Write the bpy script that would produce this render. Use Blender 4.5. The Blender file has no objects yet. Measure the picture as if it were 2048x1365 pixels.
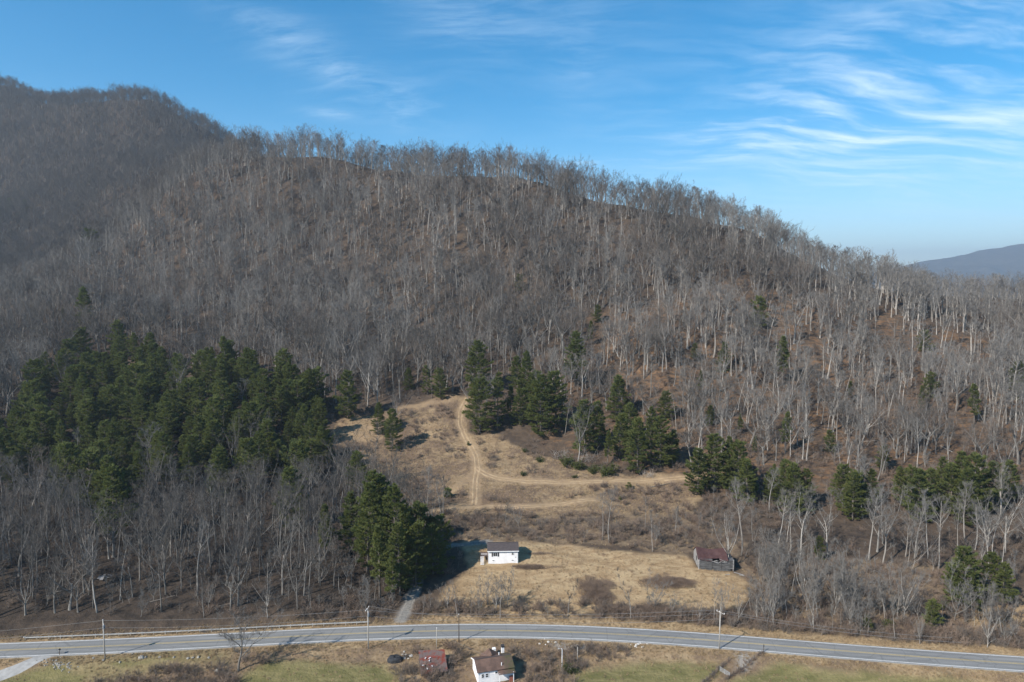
import bpy, math, random
import numpy as np
from mathutils import Vector

# ------------------------------------------------------------------ scene, camera, light
sc = bpy.context.scene
COL = sc.collection
CAM_H, PITCH, FPX = 95.0, math.radians(5.0), 2048 * 24 / 36.0
cd = bpy.data.cameras.new('camera')
cd.lens, cd.sensor_width = 24.0, 36.0
cd.clip_start, cd.clip_end = 1.0, 30000.0
cam = bpy.data.objects.new('camera', cd)
cam.location = (0, 0, CAM_H)
cam.rotation_euler = (math.radians(90) - PITCH, 0, 0)
COL.objects.link(cam)
sc.camera = cam

SUN_EL = math.radians(38)
SUN_AZ = np.array([-0.763, -0.646])          # towards the sun, seen from above
sun_to = np.array([SUN_AZ[0] * math.cos(SUN_EL), SUN_AZ[1] * math.cos(SUN_EL), math.sin(SUN_EL)])
sd = bpy.data.lights.new('sun', 'SUN')
sd.energy, sd.angle, sd.color = 5.0, math.radians(0.53), (1.0, 0.945, 0.865)
so = bpy.data.objects.new('sun', sd)
so.rotation_euler = Vector(-sun_to).to_track_quat('-Z', 'Y').to_euler()
so.location = (-200, -200, 300)
COL.objects.link(so)

sc.view_settings.view_transform = 'Standard'
sc.view_settings.look = 'None'
sc.view_settings.exposure = 0.56
sc.view_settings.gamma = 1.0
sc.view_settings.use_curve_mapping = False
sc.render.engine = 'CYCLES'
sc.cycles.max_bounces = 5
sc.cycles.diffuse_bounces = 3
sc.cycles.glossy_bounces = 2
sc.cycles.transmission_bounces = 3
sc.cycles.transparent_max_bounces = 6
sc.cycles.volume_bounces = 0
sc.cycles.use_denoising = True

HAZE_DENSITY = 0.00010


class NT:
    """small helper round a node tree"""
    def __init__(s, tree):
        s.t = tree
        s.n, s.l = tree.nodes, tree.links

    def node(s, typ, **kw):
        n = s.n.new(typ)
        for k, v in kw.items():
            setattr(n, k, v)
        return n

    def put(s, v, sock):
        if isinstance(v, bpy.types.NodeSocket):
            s.l.new(v, sock)
        elif v is not None:
            if isinstance(v, tuple) and len(v) == 3 and sock.type == 'RGBA':
                v = (*v, 1.0)
            sock.default_value = v

    def math(s, op, a, b=None, c=None, clamp=False):
        n = s.node('ShaderNodeMath', operation=op, use_clamp=clamp)
        s.put(a, n.inputs[0]); s.put(b, n.inputs[1]); s.put(c, n.inputs[2])
        return n.outputs[0]

    def vmath(s, op, a, b=None):
        n = s.node('ShaderNodeVectorMath', operation=op)
        s.put(a, n.inputs[0]); s.put(b, n.inputs[1])
        return n.outputs[0]

    def mix(s, f, a, b, typ='MIX'):
        n = s.node('ShaderNodeMix', data_type='RGBA', blend_type=typ)
        s.put(f, n.inputs[0]); s.put(a, n.inputs[6]); s.put(b, n.inputs[7])
        return n.outputs[2]

    def ramp(s, v, lo, hi, a=0.0, b=1.0):
        n = s.node('ShaderNodeMapRange', clamp=True)
        n.interpolation_type = 'SMOOTHSTEP'
        s.put(v, n.inputs[0]); s.put(lo, n.inputs[1]); s.put(hi, n.inputs[2]); s.put(a, n.inputs[3]); s.put(b, n.inputs[4])
        return n.outputs[0]

    def noise(s, vec, scale, detail=3.0, rough=0.55, dist=0.0):
        n = s.node('ShaderNodeTexNoise')
        if vec is not None:
            s.put(vec, n.inputs['Vector'])
        n.inputs['Scale'].default_value = scale
        n.inputs['Detail'].default_value = detail
        n.inputs['Roughness'].default_value = rough
        n.inputs['Distortion'].default_value = dist
        return n.outputs[0]

    def mapping(s, vec, loc=(0, 0, 0), rot=(0, 0, 0), scale=(1, 1, 1)):
        n = s.node('ShaderNodeMapping')
        s.put(vec, n.inputs[0])
        n.inputs[1].default_value = loc; n.inputs[2].default_value = rot; n.inputs[3].default_value = scale
        return n.outputs[0]

    def attr(s, name, fac=True):
        n = s.node('ShaderNodeAttribute', attribute_name=name)
        return n.outputs['Fac'] if fac else n.outputs['Color']


# ------------------------------------------------------------------ world: Nishita sky with cirrus
w = bpy.data.worlds.new('World')
sc.world = w
w.use_nodes = True
N = NT(w.node_tree)
bg = w.node_tree.nodes['Background']
sky = N.node('ShaderNodeTexSky', sky_type='NISHITA')
sky.sun_disc = False
sky.sun_elevation = SUN_EL
sky.sun_rotation = math.atan2(SUN_AZ[0], SUN_AZ[1])
sky.altitude = 900
sky.air_density, sky.dust_density, sky.ozone_density = 1.0, 0.6, 4.0
hs = N.node('ShaderNodeHueSaturation')
hs.inputs['Saturation'].default_value = 1.37
hs.inputs['Hue'].default_value = 0.488
hs.inputs['Value'].default_value = 1.0
N.put(sky.outputs[0], hs.inputs['Color'])
tc = N.node('ShaderNodeTexCoord')
gen = tc.outputs['Generated']
sep = N.node('ShaderNodeSeparateXYZ')
N.put(gen, sep.inputs[0])
zc = N.math('MAXIMUM', sep.outputs[2], 0.02)
zp = N.math('ADD', zc, 0.22)
flat = N.node('ShaderNodeCombineXYZ')                     # the cirrus layer, a flat sheet high above
N.put(N.math('DIVIDE', sep.outputs[0], zp), flat.inputs[0])
N.put(N.math('DIVIDE', sep.outputs[1], zp), flat.inputs[1])
cp = flat.outputs[0]
wn = N.node('ShaderNodeTexNoise'); wn.inputs['Scale'].default_value = 1.6; wn.inputs['Detail'].default_value = 3
N.put(cp, wn.inputs['Vector'])
wv = N.vmath('MULTIPLY', N.vmath('SUBTRACT', wn.outputs[1], (0.5, 0.5, 0.5)), (0.28, 0.28, 0.0))
cw = N.vmath('ADD', cp, wv)
streak = N.noise(N.mapping(cw, rot=(0, 0, math.radians(24)), scale=(0.8, 2.4, 1)), 1.7, 7, 0.62, 0.35)
ripple = N.noise(N.mapping(cw, rot=(0, 0, math.radians(-14)), scale=(0.9, 4.5, 1)), 3.4, 3, 0.5, 0.2)
fine = N.noise(N.mapping(cw, rot=(0, 0, math.radians(40)), scale=(1.2, 4.0, 1)), 5.0, 6, 0.68, 0.3)
az = N.math('ARCTAN2', sep.outputs[0], sep.outputs[1])
el = N.math('ARCSINE', sep.outputs[2])


def bank(a0, e0, sa, se, tilt=0.0):
    da = N.math('SUBTRACT', az, a0)
    de = N.math('SUBTRACT', el, e0)
    de = N.math('SUBTRACT', de, N.math('MULTIPLY', da, tilt))
    q = N.math('ADD', N.math('POWER', N.math('DIVIDE', N.math('ABSOLUTE', da), sa), 2.0),
               N.math('POWER', N.math('DIVIDE', N.math('ABSOLUTE', de), se), 2.0))
    return N.math('EXPONENT', N.math('MULTIPLY', q, -1.0))


def rad(x, y):
    dx, dy = (x - 1024) / FPX, (682 - y) / FPX
    v = np.array([dx, math.cos(PITCH) + dy * math.sin(PITCH), -math.sin(PITCH) + dy * math.cos(PITCH)])
    v /= np.linalg.norm(v)
    return math.atan2(v[0], v[1]), math.asin(v[2])


def acc(lst):
    o = lst[0]
    for q in lst[1:]:
        o = N.math('ADD', o, q)
    return o


big = acc([N.math('MULTIPLY', bank(*rad(*p), sa, se, t), k) for p, sa, se, t, k in [
    ((1780, 150), 0.24, 0.085, 0.12, 1.0), ((1560, 262), 0.17, 0.035, 0.05, 0.9), ((2300, 90), 0.3, 0.16, 0.0, 0.8),
    ((1950, 280), 0.20, 0.03, 0.05, 0.7)]])
wisp = acc([N.math('MULTIPLY', bank(*rad(*p), sa, se, t), k) for p, sa, se, t, k in [
    ((700, 150), 0.11, 0.03, -0.35, 0.8), ((930, 20), 0.10, 0.06, 0.0, 0.7), ((655, 228), 0.035, 0.006, 0.0, 1.2),
    ((530, 50), 0.06, 0.03, 0.0, 0.55), ((803, 243), 0.012, 0.010, 0.0, 1.1), ((780, 205), 0.11, 0.025, 0.0, 0.45),
    ((1160, 326), 0.06, 0.007, 0.0, 0.9), ((1310, 318), 0.05, 0.007, 0.0, 1.0), ((1470, 300), 0.09, 0.012, 0.0, 0.9),
    ((1180, 60), 0.10, 0.07, 0.0, 0.35), ((1150, 170), 0.05, 0.05, 0, 0.25), ((1780, 350), 0.16, 0.012, 0, 0.55),
    ((1920, 365), 0.16, 0.016, 0, 0.5), ((1850, 265), 0.13, 0.010, 0.05, 0.6)]])
s_big = N.ramp(N.math('ADD', N.math('MULTIPLY', streak, 0.55), N.math('ADD', N.math('MULTIPLY', ripple, 0.4), N.math('MULTIPLY', fine, 0.25))), 0.50, 0.82)
s_w = N.ramp(N.math('ADD', N.math('MULTIPLY', streak, 0.5), N.math('MULTIPLY', fine, 0.5)), 0.38, 0.72)
cl = N.math('ADD', N.math('MULTIPLY', big, N.math('MULTIPLY', s_big, 0.48)), N.math('MULTIPLY', wisp, N.math('MULTIPLY', s_w, 0.36)))
veil = N.math('MULTIPLY', N.math('MULTIPLY', N.ramp(el, 0.26, -0.02), N.ramp(az, -0.3, 0.6, 0.6, 1.0)), 0.34)
cl = N.math('ADD', cl, veil)
cl = N.math('MINIMUM', cl, 0.85)
skycol = N.mix(cl, hs.outputs[0], (6.2, 7.4, 8.4))
N.put(skycol, bg.inputs[0])
bg.inputs[1].default_value = 0.118

# ------------------------------------------------------------------ numbers: noise, rays, terrain
rng = np.random.default_rng(7)
random.seed(7)


def hash2(ix, iy, seed):
    h = (ix.astype(np.int64) * 374761393 + iy.astype(np.int64) * 668265263 + seed * 1442695041) & 0x7fffffff
    h = ((h ^ (h >> 13)) * 1274126177) & 0x7fffffff
    return ((h ^ (h >> 16)) & 0xffff) / 65535.0


def vnoise(x, y, seed=0):
    x = np.asarray(x, float); y = np.asarray(y, float)
    ix, iy = np.floor(x), np.floor(y)
    fx, fy = x - ix, y - iy
    fx = fx * fx * (3 - 2 * fx); fy = fy * fy * (3 - 2 * fy)
    a, b = hash2(ix, iy, seed), hash2(ix + 1, iy, seed)
    c, d = hash2(ix, iy + 1, seed), hash2(ix + 1, iy + 1, seed)
    return (a * (1 - fx) + b * fx) * (1 - fy) + (c * (1 - fx) + d * fx) * fy


def fbm(x, y, seed=0, o=4):
    s, a, t = 0, 1.0, 0
    for k in range(o):
        s = s + a * vnoise(x * 2 ** k, y * 2 ** k, seed + k * 17); t += a; a *= 0.5
    return s / t


def ray(px, py):
    dx, dy = (np.asarray(px, float) - 1024) / FPX, (682 - np.asarray(py, float)) / FPX
    return np.stack([dx, math.cos(PITCH) + dy * math.sin(PITCH), -math.sin(PITCH) + dy * math.cos(PITCH)], -1)


def project(P):
    P = np.asarray(P, float) - np.array([0, 0, CAM_H])
    zc = P[..., 1] * math.cos(PITCH) - P[..., 2] * math.sin(PITCH)
    up = P[..., 1] * math.sin(PITCH) + P[..., 2] * math.cos(PITCH)
    zs = np.where(zc > 1, zc, 1.0)
    return 1024 + FPX * P[..., 0] / zs, 682 - FPX * up / zs, zc


def at_y(px, py, Y):
    d = ray(px, py); t = np.asarray(Y / d[..., 1])
    return np.array([0, 0, CAM_H]) + d * t[..., None]


def at_z(px, py, z):
    d = ray(px, py); t = np.asarray((z - CAM_H) / d[..., 2])
    return np.array([0, 0, CAM_H]) + d * t[..., None]


def smooth(a, b, x):
    t = np.clip((x - a) / (b - a), 0, 1)
    return t * t * (3 - 2 * t)


# survey points read off the photograph: (px, py, z) near, (px, py, distance) on the hill
SZ = [(0, 1365, -2), (350, 1365, -1.5), (700, 1365, -1.5), (1024, 1365, -1.5), (1400, 1365, -2), (1700, 1365, -2), (2048, 1365, -2),
      (0, 1300, 0), (350, 1285, 0), (700, 1268, 0), (1024, 1261, 0), (1400, 1278, 0), (1700, 1304, 0), (2048, 1328, 0),
      (0, 1265, 0.8), (350, 1250, 0.8), (700, 1232, 0.8), (1024, 1235, 0.2), (1400, 1245, 0.2), (1700, 1270, 0.2), (2048, 1290, 0.2),
      (1024, 1190, 1.5), (1005, 1127, 4.2), (1250, 1190, 1.5), (1200, 1120, 4), (1430, 1141, 3.2), (1024, 1088, 5.5), (1250, 1085, 5.5),
      (1550, 1190, 1.2), (1700, 1200, 1.5), (1700, 1140, 3), (1900, 1190, 1.5), (1880, 1140, 3), (2048, 1230, 1), (2048, 1130, 4),
      (870, 1200, 1.5), (920, 1110, 4.5), (0, 1180, 5), (350, 1170, 5.2), (600, 1170, 4.5), (1600, 1085, 5)]
SY = [(1024, 1010, 268), (1024, 960, 290), (1024, 900, 318), (1024, 800, 366), (1024, 700, 412), (1024, 600, 462), (1024, 500, 518), (1024, 420, 572), (1024, 352, 625),
      (0, 1060, 232), (0, 950, 280), (0, 800, 352), (0, 700, 420), (0, 600, 520),
      (150, 950, 280), (150, 800, 355), (150, 650, 450), (150, 530, 565),
      (350, 1060, 236), (350, 950, 282), (350, 850, 328), (350, 750, 390), (350, 650, 452), (350, 550, 520), (350, 450, 590), (330, 395, 640),
      (430, 330, 680), (550, 316, 685), (680, 322, 665), (800, 340, 645),
      (700, 1060, 242), (700, 1000, 268), (700, 900, 318), (700, 800, 372), (700, 700, 425), (700, 600, 478), (700, 500, 535), (700, 400, 605),
      (1300, 1010, 266), (1300, 960, 287), (1300, 900, 312), (1300, 800, 358), (1300, 700, 405), (1300, 600, 458), (1300, 500, 520), (1300, 422, 590), (1150, 385, 612),
      (1600, 1020, 258), (1600, 950, 284), (1600, 870, 320), (1600, 780, 365), (1600, 690, 412), (1600, 600, 470), (1600, 520, 545), (1480, 455, 575),
      (1830, 1020, 256), (1830, 940, 288), (1830, 850, 330), (1830, 760, 378), (1830, 670, 440), (1830, 590, 530),
      (2048, 1020, 256), (2048, 930, 294), (2048, 830, 345), (2048, 740, 400), (2048, 660, 470), (2048, 612, 540)]
pts = [at_z(x, y, z) for x, y, z in SZ] + [at_y(x, y, Y) for x, y, Y in SY]
# behind the skyline the ground drops away; round the camera the valley floor runs on
for x, y, Y in [(430, 330, 680), (550, 316, 685), (680, 322, 665), (800, 340, 645), (1024, 352, 625), (1150, 385, 612), (1300, 422, 590), (1480, 455, 575), (1600, 520, 545), (1830, 590, 530), (2048, 612, 540)]:
    p = at_y(x, y, Y)
    pts += [p + np.array([p[0] / Y * 70, 70, -24]), p + np.array([p[0] / Y * 200, 200, -90])]
for x, y, Y in [(-150, 660, 470), (0, 600, 520), (150, 530, 565), (330, 395, 640)]:      # the left spur falls off behind its crest
    p = at_y(x, y, Y)
    pts += [p + np.array([-45, 40, -20]), p + np.array([-110, 105, -62])]
pts += [np.array(p, float) for p in [(-600, 60, -2), (-250, 60, -2), (0, 40, -2), (250, 60, -2), (600, 60, -2), (-500, -300, -2), (0, -300, -2), (500, -300, -2),
                                     (-330, 180, 3), (-420, 330, 45), (-560, 420, 40), (330, 180, 1), (450, 330, 32), (560, 520, 70), (-330, 260, 22), (330, 260, 12)]]
pts = np.array(pts)


def tps_fit(P, lam=4.0):
    S = 100.0
    xy = P[:, :2] / S
    r2 = ((xy[:, None] - xy[None]) ** 2).sum(-1)
    K = 0.5 * r2 * np.log(r2 + 1e-12) + lam * 1e-4 * np.eye(len(P))
    Q = np.c_[np.ones(len(P)), xy]
    A = np.block([[K, Q], [Q.T, np.zeros((3, 3))]])
    c = np.linalg.solve(A, np.r_[P[:, 2], 0, 0, 0])
    return xy, c


TXY, TC = tps_fit(pts)


def near_h(x, y):
    x = np.clip(x, -700, 700); y = np.clip(y, -320, 860)
    out = np.full(x.shape, TC[-3]) + TC[-2] * x / 100 + TC[-1] * y / 100
    for (a, b), c in zip(TXY, TC):
        r2 = (x / 100 - a) ** 2 + (y / 100 - b) ** 2
        out += c * 0.5 * r2 * np.log(r2 + 1e-12)
    return out


# the far mountain on the left: a second set of survey points
FAR = [at_y(*p) for p in [(-300, 150, 1750), (0, 178, 1500), (60, 197, 1470), (115, 216, 1430), (150, 222, 1380), (180, 213, 1330), (240, 208, 1280), (330, 219, 1230), (385, 245, 1200), (440, 285, 1180), (520, 350, 1180), (700, 420, 1200),
       (0, 300, 1230), (0, 400, 1060), (0, 500, 920), (-200, 500, 900), (-200, 300, 1250), (150, 300, 1150), (150, 400, 1010), (150, 480, 900), (300, 290, 1090), (300, 370, 960), (420, 330, 1050), (900, 520, 1200), (-400, 600, 860), (-400, 400, 1150)]]
for x, y, Y in [(0, 178, 1500), (150, 222, 1380), (240, 208, 1280), (440, 285, 1180), (700, 420, 1200)]:
    p = at_y(x, y, Y); FAR.append(p + np.array([p[0] / Y * 250, 250, -110]))
FAR += [np.array(p, float) for p in [(-300, 800, 60), (-100, 900, 40), (100, 1000, 20), (-500, 720, 70), (-800, 650, 90), (-1400, 700, 130)]]
FXY, FC = tps_fit(np.array(FAR))


def far_h(x, y):
    x = np.clip(x, -1900, 400); y = np.clip(y, 500, 2000)
    out = np.full(x.shape, FC[-3]) + FC[-2] * x / 100 + FC[-1] * y / 100
    for (a, b), c in zip(FXY, FC):
        r2 = (x / 100 - a) ** 2 + (y / 100 - b) ** 2
        out += c * 0.5 * r2 * np.log(r2 + 1e-12)
    return out


# the road, read at z = 0
RPX = [(-260, 1317), (0, 1300.5), (175, 1293.5), (350, 1285), (525, 1276), (700, 1267.5), (850, 1262), (950, 1261), (1050, 1261.3), (1200, 1266.5), (1350, 1275.5), (1475, 1285), (1600, 1294.5), (1800, 1310), (2048, 1328), (2300, 1347)]
RW = np.array([at_z(x, y, 0.0)[:2] for x, y in RPX])
RCO = np.polyfit(RW[:, 0] / 100, RW[:, 1], 6)
RX0, RX1 = RW[0, 0], RW[-1, 0]
RS0 = np.polyval(np.polyder(RCO), RX0 / 100) / 100
RS1 = np.polyval(np.polyder(RCO), RX1 / 100) / 100


def road_y(x):
    xc = np.clip(x, RX0, RX1)
    return np.polyval(RCO, xc / 100) + np.minimum(x - RX0, 0) * RS0 + np.maximum(x - RX1, 0) * RS1


def raw_h(x, y):
    a = near_h(x, y)
    hill = smooth(300, 400, y)
    # gullies and small spurs on the hillside
    g = fbm(x / 95 + 3.1, y / 150 + 1.7, 5, 3) - 0.5
    rg = np.abs(fbm(x / 60 + 9.1, y / 170 + 0.3, 23, 3) - 0.5)
    a = a + hill * (g * 13 - rg * 14 + 2.5) * smooth(900, 500, y)
    a = a + smooth(190, 240, y) * ((fbm(x / 16, y / 16, 41, 3) - 0.5) * 1.8 + (fbm(x / 6, y / 4, 43, 2) - 0.5) * 0.9)
    a = np.where(y > 820, np.minimum(a, 60), a)
    f = far_h(x, y) + (fbm(x / 130, y / 160, 61, 4) - 0.5) * 45
    wf = smooth(640, 800, y) * smooth(500, 200, x)
    a = np.where(wf > 0, np.maximum(a, f * wf + -40 * (1 - wf)), a)
    # beyond it all the land settles to the valley level
    out = smooth(1750, 2300, np.hypot(x, y))
    a = a * (1 - out) + 20 * out
    d = np.abs(y - road_y(x))
    k = 1 - smooth(5.0, 11.0, d)
    bump = (fbm(x / 5, y / 5, 77, 3) - 0.5) * 0.35 * smooth(5.5, 9, d)
    a = a * (1 - k) + (-0.16) * k + bump
    return a


def axis(segs):
    out = [segs[0][0]]
    for a, b, s0, s1 in segs:
        x = a
        while True:
            t = (x - a) / (b - a)
            x += s0 + (s1 - s0) * t
            if x >= b - 0.4 * s1:
                break
            out.append(x)
        out.append(b)
    return np.unique(np.round(np.array(out), 4))


AX = axis([(-9000, -2400, 900, 120), (-2400, -700, 60, 14), (-700, -180, 8, 1.6), (-180, 180, 1.1, 1.1), (180, 700, 1.6, 8), (700, 2400, 14, 80), (2400, 16000, 120, 900)])
AY = axis([(-2500, -100, 400, 20), (-100, 130, 15, 1.6), (130, 330, 1.1, 1.1), (330, 720, 1.6, 4), (720, 1700, 7, 12), (1700, 2600, 20, 120), (2600, 14000, 150, 900)])
GX, GY = np.meshgrid(AX, AY, indexing='ij')
GZ = raw_h(GX, GY)


def height(x, y):
    x = np.asarray(x, float); y = np.asarray(y, float)
    i = np.clip(np.searchsorted(AX, x) - 1, 0, len(AX) - 2)
    j = np.clip(np.searchsorted(AY, y) - 1, 0, len(AY) - 2)
    u = np.clip((x - AX[i]) / (AX[i + 1] - AX[i]), 0, 1); v = np.clip((y - AY[j]) / (AY[j + 1] - AY[j]), 0, 1)
    return (GZ[i, j] * (1 - u) + GZ[i + 1, j] * u) * (1 - v) + (GZ[i, j + 1] * (1 - u) + GZ[i + 1, j + 1] * u) * v


def ground_at(px, py, ymax=1700):
    """where the line of sight through a pixel first meets the terrain"""
    px = np.atleast_1d(np.asarray(px, float)); py = np.atleast_1d(np.asarray(py, float))
    d = ray(px, py); d = d / d[:, 1:2]
    Y = np.full(px.shape, 120.0); hit = np.zeros(px.shape, bool)
    while True:
        P = d * Y[:, None]
        under = (P[:, 2] + CAM_H) < height(P[:, 0], P[:, 1])
        hit |= under
        go = ~hit & (Y < ymax)
        if not go.any():
            break
        Y = np.where(go, Y + 1.0, Y)
    lo, hi = Y - 1.0, Y.copy()
    for _ in range(12):
        m = (lo + hi) / 2; P = d * m[:, None]
        u = (P[:, 2] + CAM_H) < height(P[:, 0], P[:, 1])
        hi = np.where(u, m, hi); lo = np.where(u, lo, m)
    P = d * hi[:, None]
    P[:, 2] = height(P[:, 0], P[:, 1])
    return P


def gp(px, py):
    return ground_at(px, py)[0]


def world_poly(pix):
    pix = np.array(pix, float)
    return ground_at(pix[:, 0], pix[:, 1])[:, :2]


def poly_sd(poly, x, y):
    """signed distance to a polygon on the ground, positive inside"""
    x = np.asarray(x, float); y = np.asarray(y, float)
    d = np.full(x.shape, 1e9); ins = np.zeros(x.shape, bool)
    n = len(poly)
    for k in range(n):
        ax, ay = poly[k]; bx, by = poly[(k + 1) % n]
        ex, ey = bx - ax, by - ay
        t = np.clip(((x - ax) * ex + (y - ay) * ey) / (ex * ex + ey * ey + 1e-9), 0, 1)
        d = np.minimum(d, np.hypot(x - ax - t * ex, y - ay - t * ey))
        c = (ay > y) != (by > y)
        ins ^= c & (x < ex * (y - ay) / (ey if abs(ey) > 1e-9 else 1e-9) + ax)
    return np.where(ins, d, -d)


def line_d(line, x, y):
    d = np.full(np.shape(x), 1e9)
    for (ax, ay), (bx, by) in zip(line[:-1], line[1:]):
        ex, ey = bx - ax, by - ay
        t = np.clip(((x - ax) * ex + (y - ay) * ey) / (ex * ex + ey * ey + 1e-9), 0, 1)
        d = np.minimum(d, np.hypot(x - ax - t * ex, y - ay - t * ey))
    return d


# zones, outlined where they lie on the ground
Z_CLEAR = world_poly([(660, 880), (680, 840), (750, 830), (805, 812), (925, 792), (945, 800), (932, 868), (985, 872), (1070, 905), (1130, 925), (1250, 950), (1350, 948), (1400, 985), (1395, 1020), (1350, 1030), (1180, 1025), (1100, 1030), (880, 1030), (810, 1000), (790, 960), (735, 925), (680, 890)])
Z_BANK = world_poly([(880, 1028), (1100, 1030), (1180, 1025), (1350, 1030), (1395, 1020), (1480, 1080), (1480, 1105), (1380, 1108), (1250, 1095), (1100, 1085), (1040, 1082), (930, 1080), (905, 1050)])
Z_FIELD = world_poly([(935, 1083), (1040, 1084), (1100, 1088), (1250, 1100), (1375, 1112), (1390, 1135), (1460, 1145), (1490, 1165), (1505, 1195), (1480, 1215), (1400, 1225), (1290, 1222), (1100, 1230), (1000, 1225), (870, 1222), (880, 1180), (930, 1140), (930, 1100)])
Z_SCRUB = world_poly([(1480, 1105), (1600, 1115), (1880, 1130), (1890, 1190), (2100, 1190), (2100, 1270), (1870, 1275), (1700, 1262), (1480, 1240), (1505, 1195), (1490, 1165)])
Z_LOWER = world_poly([(-100, 1335), (90, 1312), (300, 1302), (700, 1287), (1050, 1280), (1350, 1293), (1700, 1319), (2150, 1352), (2150, 1390), (-100, 1390)])
Z_LAWN = [world_poly(p) for p in [[(-60, 1390), (20, 1350), (110, 1325), (180, 1345), (150, 1390)], [(480, 1350), (540, 1322), (640, 1322), (760, 1335), (790, 1350), (800, 1390), (460, 1390)],
                                  [(1150, 1352), (1250, 1325), (1350, 1322), (1440, 1335), (1400, 1390), (1120, 1390)], [(1465, 1360), (1560, 1320), (1700, 1338), (2000, 1368), (2000, 1390), (1450, 1390)],
                                  [(200, 1320), (330, 1312), (400, 1318), (330, 1330), (240, 1338)]]]
Z_WOOD_LEFT = world_poly([(-150, 1262), (300, 1245), (700, 1228), (820, 1215), (850, 1180), (800, 1090), (690, 1000), (650, 900), (640, 800), (400, 760), (100, 740), (-150, 820)])
Z_LITTER = world_poly([(1100, 900), (1130, 780), (1180, 640), (1350, 600), (1500, 560), (1800, 620), (2150, 720), (2150, 1000), (1800, 1000), (1560, 1000), (1340, 960)])
Z_TAN = world_poly([(1925, 1235), (1960, 1208), (2060, 1200), (2150, 1215), (2150, 1262), (2020, 1262), (1940, 1262)])
Z_BARE = world_poly([(690, 868), (715, 845), (750, 850), (770, 875), (745, 885), (700, 880)])

TRACKS = {  # centre lines in the clearing, and half widths
    'hill': ([(936, 796), (922, 820), (920, 845), (928, 868), (942, 890), (953, 915), (955, 940), (950, 960), (950, 985), (949, 1010)], 2.0),
    'right': ([(952, 935), (970, 948), (1000, 957), (1050, 963), (1110, 965), (1200, 963), (1270, 962), (1340, 957), (1440, 948)], 1.9),
    'upper': ([(936, 796), (900, 800), (850, 808), (800, 816)], 1.2),
    'lower': ([(860, 1022), (900, 1017), (970, 1013), (1050, 1013), (1120, 1008), (1190, 999)], 1.7),
    'left': ([(948, 945), (925, 965), (890, 990), (872, 1006)], 1.2)}
TRACK_W = {k: (world_poly(p), wd) for k, (p, wd) in TRACKS.items()}
DRIVE = world_poly([(803, 1240), (811, 1222), (818, 1205), (826, 1186), (833, 1166), (842, 1142), (862, 1112), (905, 1090), (975, 1084)])

# ------------------------------------------------------------------ mesh helpers
MATS = {}


def link(o, parent=None):
    COL.objects.link(o)
    if parent is not None:
        o.parent = parent
    return o


def mesh_np(name, V, F4=None, F3=None, mats=(), M4=None, M3=None, smooth_=False):
    me = bpy.data.meshes.new(name)
    V = np.asarray(V, np.float32)
    n4 = 0 if F4 is None else len(F4); n3 = 0 if F3 is None else len(F3)
    loops = []
    if n4: loops.append(np.asarray(F4, np.int32).ravel())
    if n3: loops.append(np.asarray(F3, np.int32).ravel())
    loops = np.concatenate(loops)
    starts = np.concatenate([np.arange(n4) * 4, n4 * 4 + np.arange(n3) * 3]).astype(np.int32)
    me.vertices.add(len(V)); me.vertices.foreach_set('co', V.ravel())
    me.loops.add(len(loops)); me.loops.foreach_set('vertex_index', loops)
    me.polygons.add(n4 + n3); me.polygons.foreach_set('loop_start', starts)
    mi = np.zeros(n4 + n3, np.int32)
    if M4 is not None and n4: mi[:n4] = M4
    if M3 is not None and n3: mi[n4:] = M3
    for m in mats:
        me.materials.append(m)
    me.polygons.foreach_set('material_index', mi)
    me.update(calc_edges=True)
    me.polygons.foreach_set('use_smooth', np.full(n4 + n3, smooth_, bool))
    me.validate()
    return me


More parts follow.
